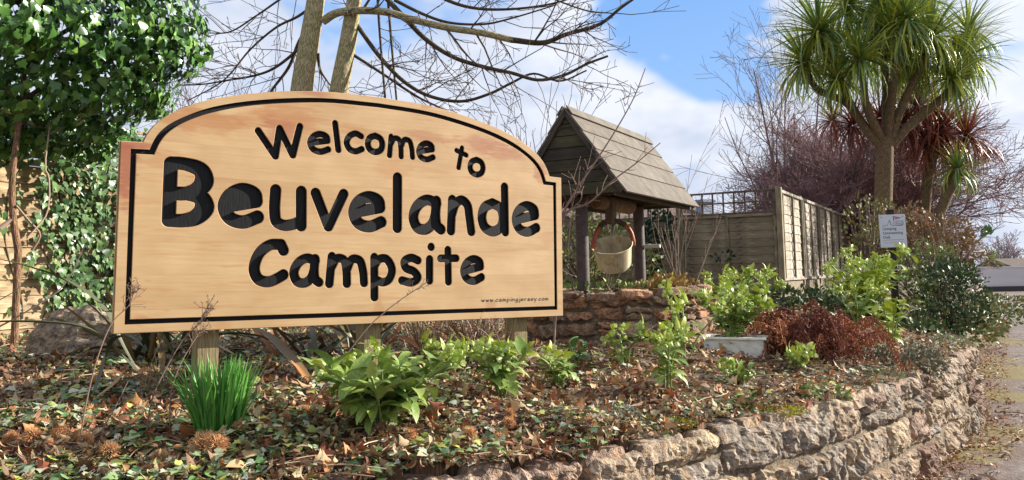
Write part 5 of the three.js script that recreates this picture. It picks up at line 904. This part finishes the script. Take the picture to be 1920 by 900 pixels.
{ // dead fern, red brown
  const r = rand(760), b = ground(1535, 672), t = thing('dead_fern', 'collapsed mound of curled red brown dead fern fronds beside the white trough', 'fern', [b.x, b.y, b.z]);
  const mats = [[0.25, 0.08, 0.035], [0.19, 0.058, 0.03], [0.33, 0.12, 0.05], [0.13, 0.042, 0.026]].map((c) => leafMat(...c, { roughness: 0.85, transmission: 0.12 })), lf = fanLeaf([[0, 0], [0.3, 0.2], [0.26, 0.6], [0, 1]], 0.5, 0.8);
  const variants = [0, 1, 2, 3, 4, 5].map(() => {
    const a = new Acc(), c = curve([V(0, 0, 0), V(0, 0.16 + r() * 0.06, 0.12), V(0, 0.2 + r() * 0.07, 0.28), V(0.03 * (r() - 0.5), 0.1 - r() * 0.06, 0.44 + r() * 0.1)], 26);
    a.tube(c, 0.0028, 4); for (let k = 4; k < 27; k++) for (const s of [-1, 1]) { const q = c[Math.min(k, 26)], l = 0.085 * Math.sin(Math.PI * k / 29) + 0.012, d = V(s * 0.8, -0.45 - r() * 0.6, 0.3 + (r() - 0.5) * 0.8).normalize(); let p = q.clone(); for (let j = 0; j < 4; j++) { a.add(lf, pose(p.clone().add(rnd3(r, 0.007)), rnd3(r, 0.8).add(d), r() * 6, 0.016 + r() * 0.014)); p.addScaledVector(d, l / 4); d.add(rnd3(r, 0.4)).add(V(0, -0.15, 0)).normalize(); } }
    return a.geo();
  });
  for (let k = 0; k < 74; k++) { const az = r() * 6.283, s = 0.65 + r() * 0.55, g = variants[k % 6], q = V((r() - 0.5) * 0.5, -0.03 + r() * 0.06, (r() - 0.5) * 0.3), o = part('frond', g, mats[Math.floor(r() * 4)], t, [q.x, q.y, q.z], [(r() - 0.5) * 0.5, az, (r() - 0.5) * 0.4]); o.scale.set(s * 0.72, s * (1.08 - 0.9 * Math.abs(q.x)), s * 0.72); }
}
// evergreens: many small leaves over clumps, with inner branches
const tiny = [fanLeaf([[0, 0], [0.26, 0.25], [0.28, 0.6], [0, 1]], 0.2, 0.25), fanLeaf([[0, 0], [0.34, 0.3], [0.3, 0.65], [0, 1]], -0.1, 0.4)];
const dull = { specularIntensity: 0.45 };
function bush(name, label, cat, seed, clumps, density, size, cols, { rough = 0.4, stems = 10, trans = 0.2 } = {}) {
  const r = rand(seed), c0 = clumps[0][0], t = thing(name, label, cat, [0, 0, 0]), a = new Acc(), st = new Acc(), foot = V(c0.x, bedH(c0.x, c0.z) - 0.03, c0.z);
  for (const s of clumpSpots(r, clumps, density)) { const out = s.nrm.clone().add(V(0, 0.4, 0)).add(rnd3(r, 0.7)).normalize(); a.add(tiny[r() < 0.5 ? 0 : 1], pose(s.pos, out, r() * 6.28, size * (0.6 + 0.8 * r())), vary(r, cols[Math.floor(r() * r() * 1.3 * cols.length) % cols.length])); }
  for (let k = 0; k < stems; k++) { const cl = clumps[k % clumps.length], e = cl[0].clone().add(V((r() - 0.5) * cl[1] * 1.5, r() * cl[2] * 0.9, (r() - 0.5) * cl[3] * 1.5)), m = foot.clone().lerp(e, 0.5).add(rnd3(r, 0.08)); st.tube(curve([foot, m, e], 8), 0.009, 5, [0.12, 0.085, 0.06]); }
  if (st.count) st.build('branches', twigMat, t).userData.kind = 'stuff'; a.build('foliage', vcol({ roughness: rough, transmission: trans, ...dull }), t).userData.kind = 'stuff'; return t;
}
const CL = (x, y, d, rx, ry = rx, rz = rx) => [at(x, y, d), rx, ry, rz];
bush('evergreen_bush', 'rounded dark evergreen bush with small glossy leaves at the road corner', 'bush', 801, [CL(1788, 552, 8.2, 0.3, 0.32, 0.3), CL(1772, 520, 8.4, 0.22, 0.18, 0.22), CL(1808, 582, 8.2, 0.22, 0.22, 0.22), CL(1772, 598, 8.0, 0.24, 0.16, 0.22), CL(1795, 512, 8.5, 0.18, 0.14, 0.18)], 4200, 0.034, [[0.04, 0.07, 0.028], [0.06, 0.10, 0.038], [0.11, 0.145, 0.05], [0.22, 0.24, 0.09]], { rough: 0.5, stems: 14 });
bush('evergreen_shrub', 'loose olive green shrub between the club sign and the dark evergreen bush', 'shrub', 802, [CL(1740, 500, 9.8, 0.3, 0.3, 0.3), CL(1715, 545, 9.6, 0.25, 0.25, 0.3)], 1700, 0.05, [[0.15, 0.2, 0.06], [0.22, 0.26, 0.08], [0.09, 0.13, 0.05]], { stems: 26, rough: 0.6 });
bush('russet_shrub', 'russet leaved twiggy shrub above and behind the club sign', 'shrub', 803, [CL(1755, 440, 12.5, 0.55, 0.3, 0.5), CL(1720, 470, 12.5, 0.5, 0.4, 0.5), CL(1790, 465, 12.5, 0.3, 0.28, 0.4), CL(1700, 420, 13, 0.35, 0.3, 0.4)], 1500, 0.055, [[0.26, 0.14, 0.075], [0.20, 0.15, 0.06], [0.30, 0.20, 0.09], [0.15, 0.15, 0.06]], { stems: 40, rough: 0.6 });
bush('olive_shrub', 'open shrub of yellowish leaves leaning against the far part of the pale fence', 'shrub', 804, [CL(1622, 440, 13, 0.36, 0.55, 0.4), CL(1640, 480, 12.5, 0.36, 0.5, 0.4), CL(1600, 490, 14, 0.25, 0.35, 0.3), CL(1640, 400, 14, 0.3, 0.32, 0.3)], 480, 0.06, [[0.18, 0.16, 0.045], [0.11, 0.12, 0.05], [0.28, 0.22, 0.06]], { stems: 40, rough: 0.65 });
bush('low_mat_shrub', 'low dark mat shrub with tiny grey green leaves near the wall corner', 'shrub', 805, [CL(1700, 676, 5.6, 0.23, 0.11, 0.18), CL(1650, 680, 5.5, 0.2, 0.08, 0.16), CL(1738, 684, 5.6, 0.12, 0.1, 0.14)], 15000, 0.02, [[0.16, 0.16, 0.10], [0.22, 0.21, 0.14], [0.26, 0.19, 0.13], [0.4, 0.4, 0.3]], { rough: 0.5, stems: 0, trans: 0.1 });
bush('evergreen_shrub', 'dark green shrub in shade at the foot of the fence corner', 'shrub', 806, [CL(1490, 560, 10.5, 0.5, 0.14, 0.4), CL(1540, 575, 10, 0.5, 0.14, 0.4), CL(1580, 560, 11, 0.4, 0.14, 0.3)], 1500, 0.06, [[0.05, 0.085, 0.03], [0.075, 0.12, 0.04], [0.15, 0.18, 0.07]], { rough: 0.55 });
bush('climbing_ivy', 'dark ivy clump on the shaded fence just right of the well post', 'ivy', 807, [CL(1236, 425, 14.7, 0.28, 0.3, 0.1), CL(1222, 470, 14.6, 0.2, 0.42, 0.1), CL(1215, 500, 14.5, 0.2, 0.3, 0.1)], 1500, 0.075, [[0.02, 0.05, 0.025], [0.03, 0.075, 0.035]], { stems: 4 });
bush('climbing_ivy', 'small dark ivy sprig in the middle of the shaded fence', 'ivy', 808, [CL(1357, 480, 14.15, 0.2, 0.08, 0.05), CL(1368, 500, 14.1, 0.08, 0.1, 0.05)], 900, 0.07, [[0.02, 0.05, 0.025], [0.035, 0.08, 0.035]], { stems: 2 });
bush('shrub', 'yellow green leafy shrub seen between the well posts', 'shrub', 809, [CL(1130, 440, 9, 0.35, 0.3, 0.3), CL(1085, 465, 8.6, 0.4, 0.4, 0.3), CL(1190, 500, 9, 0.3, 0.3, 0.3), CL(1075, 505, 8.2, 0.3, 0.2, 0.3)], 800, 0.06, [[0.12, 0.15, 0.04], [0.2, 0.22, 0.05], [0.07, 0.09, 0.04]], { stems: 26 });
bush('golden_plant', 'golden brown plant growing on the right of the well rim', 'plant', 810, [[far_(1.0, 1.22, -5.2), 0.14, 0.08, 0.11], [far_(0.88, 1.2, -5.12), 0.11, 0.055, 0.09], [far_(1.12, 1.19, -5.32), 0.11, 0.065, 0.11]], 6500, 0.035, [[0.36, 0.22, 0.07], [0.28, 0.24, 0.06], [0.42, 0.28, 0.10], [0.2, 0.2, 0.05]], { rough: 0.6, stems: 5 });
bush('rim_plants', 'small green weeds along the front of the well rim between the posts', 'plant', 811, [[far_(0.62, 1.2, -5.1), 0.13, 0.05, 0.065], [far_(0.78, 1.2, -5.09), 0.09, 0.055, 0.065], [far_(0.42, 1.2, -5.16), 0.09, 0.045, 0.065]], 3600, 0.03, [[0.16, 0.24, 0.06], [0.3, 0.32, 0.1], [0.3, 0.2, 0.1]], { stems: 3 });
bush('verge_plants', 'ragged green and brown verge plants spilling onto the road past the wall end', 'plant', 812, [CL(1830, 612, 9.2, 0.28, 0.16, 0.35), CL(1842, 590, 12, 0.4, 0.2, 0.6), CL(1850, 572, 18, 0.7, 0.25, 1.2), CL(1815, 625, 8.2, 0.22, 0.1, 0.3)], 1500, 0.05, [[0.15, 0.2, 0.06], [0.3, 0.22, 0.1], [0.1, 0.14, 0.05], [0.35, 0.3, 0.1]], { stems: 0 });
bush('silver_mat', 'tiny silvery green mat plant creeping over the wall edge at front centre', 'plant', 813, [[ground(1185, 795), 0.1, 0.035, 0.07], [ground(1155, 775), 0.1, 0.03, 0.07], [ground(1210, 805), 0.06, 0.03, 0.05]], 26000, 0.014, [[0.3, 0.34, 0.26], [0.2, 0.26, 0.16], [0.38, 0.40, 0.32]], { rough: 0.7, stems: 0 });
bush('silver_mat', 'pale small leaved mat on the bed edge near the wall corner', 'plant', 814, [[ground(1650, 705), 0.16, 0.03, 0.1], [ground(1770, 640), 0.2, 0.04, 0.2], [ground(1600, 720), 0.14, 0.03, 0.08]], 8000, 0.02, [[0.22, 0.26, 0.14], [0.3, 0.3, 0.2], [0.14, 0.18, 0.08]], { rough: 0.7, stems: 0 });
for (const [k, [x, y, rx, rz]] of [[1262, 792, 0.1, 0.05], [1452, 768, 0.16, 0.06], [1400, 762, 0.07, 0.04], [170, 890, 0.08, 0.03], [640, 880, 0.05, 0.02]].entries()) { const p = ground(x, y); bush('moss', ['bright yellow moss cushion on the wall top at front centre', 'long yellow moss patch on the wall top right of centre', 'small moss patch between the two larger ones on the wall', 'yellow moss at the bottom left picture corner', 'tiny yellow moss patch at the wall edge below the largest hellebore'][k], 'moss', 820 + k, [[V(p.x, p.y - 0.005, p.z), rx, 0.022, rz]], 60000, 0.009, [[0.42, 0.38, 0.03], [0.34, 0.32, 0.03], [0.48, 0.42, 0.06], [0.2, 0.2, 0.04]], { rough: 0.9, stems: 0, trans: 0.15 }); }
bush('evergreen_shrub', 'low dark leafy ground shrub between the dead fern and the club sign post', 'shrub', 815, [CL(1620, 610, 8.3, 0.4, 0.12, 0.3), CL(1690, 612, 8.0, 0.35, 0.13, 0.3), CL(1720, 625, 7.4, 0.25, 0.1, 0.2)], 2000, 0.05, [[0.06, 0.10, 0.035], [0.09, 0.14, 0.045], [0.16, 0.2, 0.08], [0.2, 0.13, 0.07]], { rough: 0.55, stems: 0 });
{ // twiggy shoots above the russet shrub, one with a leaf tuft
  const r = rand(830), o = { wob: 0.14, up: 0.06, kids: 2, ratio: 0.4, ang: 0.6, col: brownTwig([0.2, 0.13, 0.1]), min: 0.003 };
  const p = at(1785, 520, 10.5); scrub('twiggy_shrub', 'thin twiggy shoots standing up behind the dark evergreen bush', 'shrub', r, V(p.x, bedH(p.x, p.z), p.z), 12, 1.35, 0.5, 2, o, 0.008);
  const t = thing('bare_shoot', 'long slanting shoot with a leafy tip against the sky at right', 'shrub', [0, 0, 0]), c = curve([at(1795, 500, 8.6), at(1825, 462, 8.6), at(1848, 436, 8.6)], 8); part('stem', tubeGeo(c, 0.006, 5), std({ color: lin(0.2, 0.15, 0.11) }), t);
  for (let k = 0; k < 22; k++) leafMesh('leaf', hellGeo[k % 4], GREEN.ivyPale[k % 4], t, pose(at(1848, 434, 8.6).add(rnd3(r, 0.05)), rnd3(r).add(V(0.2, 0.5, 0.2)), r() * 6, 0.05 + r() * 0.05));
}
{ // chestnut husks
  const r = rand(840), a = new Acc(); a.add(new THREE.IcosahedronGeometry(0.55, 2), null, [0.10, 0.045, 0.02]);
  for (let k = 0; k < 420; k++) { const y = 1 - 2 * (k + 0.5) / 420, q = Math.sqrt(1 - y * y), d = V(Math.cos(k * 2.39996) * q, y, Math.sin(k * 2.39996) * q); a.tube([d.clone().multiplyScalar(0.5), d.clone().multiplyScalar(0.8).add(rnd3(r, 0.1)), d.clone().multiplyScalar(1).add(rnd3(r, 0.2))], [0.035, 0.025, 0.006], 3, vary(r, [0.62, 0.34, 0.16], 0.35), false); }
  const spiny = std({ vertexColors: true, roughness: 0.9 }), root = new THREE.Group(); let first;
  const spots = [[385, 866, 0.062, 'large double chestnut husk just below the daffodil clump'], [190, 665, 0], [880, 828, 0.034, 'spiky chestnut husk on the wall edge at front centre'], [110, 738, 0], [768, 826, 0.028], [955, 805, 0.03], [937, 832, 0.026], [1105, 808, 0.034], [575, 782, 0.03], [625, 775, 0.026], [955, 785, 0.026], [60, 832, 0.036], [112, 824, 0.032], [20, 838, 0.034], [160, 836, 0.03], [205, 862, 0.038], [165, 800, 0.026], [535, 792, 0.024], [300, 870, 0.03], [80, 812, 0.034], [1010, 835, 0.024], [1090, 690, 0.03], [698, 778, 0.03]];
  for (const [x, y, s, label] of spots) { if (!s) continue; const g = ground(x, y), t = thing('chestnut_husk', label ?? 'small spiky brown chestnut husk lying in the leaf litter', 'chestnut husk', [g.x, g.y + s * 0.75, g.z], r() * 6, 'chestnut husks in the leaf litter'); if (!first) first = a.geo(); const m = part('spines', first, spiny, t); m.scale.setScalar(s); m.rotation.set(r() * 3, r() * 3, 0); if (label?.startsWith('large')) { const q = part('spines', first, spiny, t, [-0.035, 0.012, 0.03]); q.scale.setScalar(s * 0.75); } }
}
// ---------------------------------------------------------------- what nobody could count: litter, ground ivy, soil crumbs, twigs
{
  const r = rand(900), inst = (name, label, cat, geos, mat, n, put, cols) => {
    geos.forEach((g, gi) => {
      const N = Math.floor(n / geos.length), im = new THREE.InstancedMesh(g, mat, N), m4 = new THREE.Matrix4(), c = new THREE.Color(); let k = 0, guard = 0;
      while (k < N && guard++ < N * 40) { const m = put(r); if (!m) continue; im.setMatrixAt(k, m); im.setColorAt(k, c.setRGB(...vary(r, cols[Math.floor(r() * cols.length)], 0.3))); k++; }
      im.count = k; im.castShadow = im.receiveShadow = true; im.name = numbered(name); scene.add(im); tag(im, label[gi] ?? label[0], cat, label.length < geos.length ? name : undefined, 'stuff');
    });
  };
  const spot = (q, far = 8.5) => { const d = 2.55 + Math.pow(q(), 1.7) * (far - 2.55), x = (-0.72 + q() * 1.32) * d; const e = inside(x, -d); if (e < -0.015 || Math.hypot(x - 0.7755, d - 6.193) < 0.72) return null; return { p: V(x, bedH(x, -d, Math.max(e, 0)) + (e < 0.16 ? 0.022 : 0), -d), e }; };
  const lie = (q, p, s, tilt, lift) => pose(p.clone().add(V(0, lift * q(), 0)), V(Math.cos(q() * 0 + (p.a = q() * 6.283)), (q() - 0.5) * tilt, Math.sin(p.a)), (q() - 0.5) * tilt * 1.6, s);
  const litterMat = phys({ roughness: 0.75, transmission: 0.18, side: THREE.DoubleSide, map: veinTex }), ivyMat = phys({ roughness: 0.32, transmission: 0.22, side: THREE.DoubleSide });
  const dead = [fanLeaf([[0, 0], [0.2, 0.15], [0.3, 0.45], [0.2, 0.75], [0, 1]], 0.35, 0.3), fanLeaf([[0, 0], [0.3, 0.1], [0.24, 0.3], [0.42, 0.5], [0.2, 0.7], [0, 1]], -0.5, -0.5, 0.5), blade(1, 0.38, { n: 6, bend: 2.4, fold: 0.5, shape: 'lance', twist: 0.8 }), blade(1, 0.42, { n: 6, bend: -1.6, fold: -0.3, shape: 'lance', twist: -0.9 })];
  const brown = [[0.32, 0.155, 0.08], [0.44, 0.26, 0.15], [0.22, 0.11, 0.065], [0.56, 0.37, 0.22], [0.52, 0.20, 0.065], [0.34, 0.17, 0.10], [0.62, 0.48, 0.33], [0.40, 0.11, 0.05], [0.70, 0.52, 0.34], [0.60, 0.38, 0.21], [0.62, 0.27, 0.10]];
  inst('leaf_litter', ['brown fallen leaves lying flat all over the bed', 'lobed brown fallen leaves all over the bed', 'curled dead leaves all over the bed', 'twisted dead leaves all over the bed'], 'leaf litter', dead, litterMat, 17000, (q) => { const s = spot(q); if (!s) return null; const m = 0.5 + 0.5 * n2(s.p.x * 1.6 + 4, s.p.z * 1.6); if (q() > 0.45 + m) return null; return lie(q, s.p, 0.02 + 0.05 * q() * (q() + 0.25), 1.1, 0.03); }, brown);
  const gi = [fanLeaf(IVY3, 0.12, 0.2, 0.2), fanLeaf(IVY3, -0.1, 0.3, 0.3), fanLeaf(IVY, 0.15, 0.25)];
  inst('ground_ivy', ['small ivy leaves creeping through the leaf litter', 'ivy leaves creeping over the bed and wall edge', 'rounded ivy leaves among the leaf litter'], 'ground ivy', gi, ivyMat, 9500, (q) => {
    const s = spot(q, 8); if (!s) return null; const left = smooth(1.2, -1.2, s.p.x), m = fbm2(s.p.x * 1.5 + 20, s.p.z * 1.5, 3) + 0.22 * left + 0.25 * Math.exp(-s.e / 0.25) - 0.04 - 0.35 * Math.exp(-(((s.p.x + 1.5) / 0.5) ** 2) - (((s.p.z + 3.0) / 0.16) ** 2)); if (m < 0.02 * q() || q() > 0.3 + m * 2) return null;
    return lie(q, s.p, (0.016 + 0.022 * q()) * (0.85 + 0.45 * left), 0.75, 0.045);
  }, [[0.07, 0.15, 0.05], [0.12, 0.23, 0.07], [0.24, 0.34, 0.14], [0.40, 0.46, 0.28], [0.06, 0.11, 0.045], [0.40, 0.42, 0.10], [0.5, 0.52, 0.38]]);
  inst('leaf_litter', ['fallen leaves and low weeds on the ground further back between the well, fence and bushes'], 'leaf litter', [dead[0]], litterMat, 3200, (q) => { const d = 8 + q() * 7, x = (0.05 + q() * 0.52) * d, e = inside(x, -d); return e < 0.05 ? null : lie(q, V(x, bedH(x, -d, e), -d), 0.06 + 0.07 * q(), 0.9, 0.05); }, [...brown, [0.12, 0.2, 0.06], [0.18, 0.26, 0.08], [0.1, 0.15, 0.05]]);
  const crumb = fanLeaf([[0, 0], [0.32, 0.2], [0.3, 0.7], [0, 1]], 0.4, 0.5);
  inst('leaf_crumbs', ['small leaf fragments, buds and tiny seedlings over the bed surface'], 'leaf litter', [crumb], litterMat, 16000, (q) => { const s = spot(q, 7); return s && lie(q, s.p, 0.009 + 0.017 * q(), 1.3, 0.022); }, [...brown, [0.7, 0.6, 0.45], [0.2, 0.28, 0.1], [0.3, 0.4, 0.15], [0.6, 0.56, 0.42], [0.46, 0.5, 0.2]]);
  const tw = tubeGeo(curve([V(0, 0, -0.5), V(0.04, 0.03, -0.1), V(-0.03, 0.02, 0.2), V(0.03, 0, 0.5)], 8), 0.011, 4);
  inst('fallen_twigs', ['thin fallen twigs and stalks scattered over the bed'], 'twigs', [tw], std({ roughness: 0.9 }), 900, (q) => { const s = spot(q, 7); return s && lie(q, s.p, 0.08 + 0.22 * q() * q(), 0.25, 0.03); }, [[0.3, 0.2, 0.13], [0.16, 0.1, 0.07], [0.42, 0.32, 0.22], [0.5, 0.4, 0.26]]);
  // gutter along the road side of the wall
  const gut = (q, spread) => { const s = lerp(sOf(2.2), sOf(9.5), Math.pow(q(), 1.5)), e = edgeAt(s), o = 0.06 + Math.pow(q(), 2) * spread; return e.p.clone().addScaledVector(e.out, o).setY(0.004); };
  inst('road_litter', ['dead brown leaves blown against the wall foot on the road', 'curled brown leaf scraps on the road side'], 'leaf litter', [dead[0], dead[2]], litterMat, 1900, (q) => lie(q, gut(q, 0.34), 0.025 + 0.05 * q() * q(), 0.7, 0.03), [...brown, [0.16, 0.08, 0.07]]);
  const peel = blade(1, 0.12, { n: 8, bend: 2.2, fold: 0.4, shape: 'strap', twist: 1.5, start: 0.6 });
  inst('road_peelings', ['pale curled bark strips and stalks lying on the road beside the wall'], 'twigs', [peel], litterMat, 60, (q) => lie(q, gut(q, 0.8), 0.08 + 0.16 * q(), 0.2, 0.01), [[0.5, 0.4, 0.32], [0.58, 0.48, 0.4], [0.4, 0.28, 0.2]]);
  inst('road_twigs', ['thin dark twigs lying on the road beside the wall'], 'twigs', [tw], std({ roughness: 0.9 }), 60, (q) => lie(q, gut(q, 0.8), 0.12 + 0.3 * q() * q(), 0.1, 0.01), [[0.2, 0.13, 0.1], [0.35, 0.27, 0.2]]);
}

renderer.render(scene, camera);
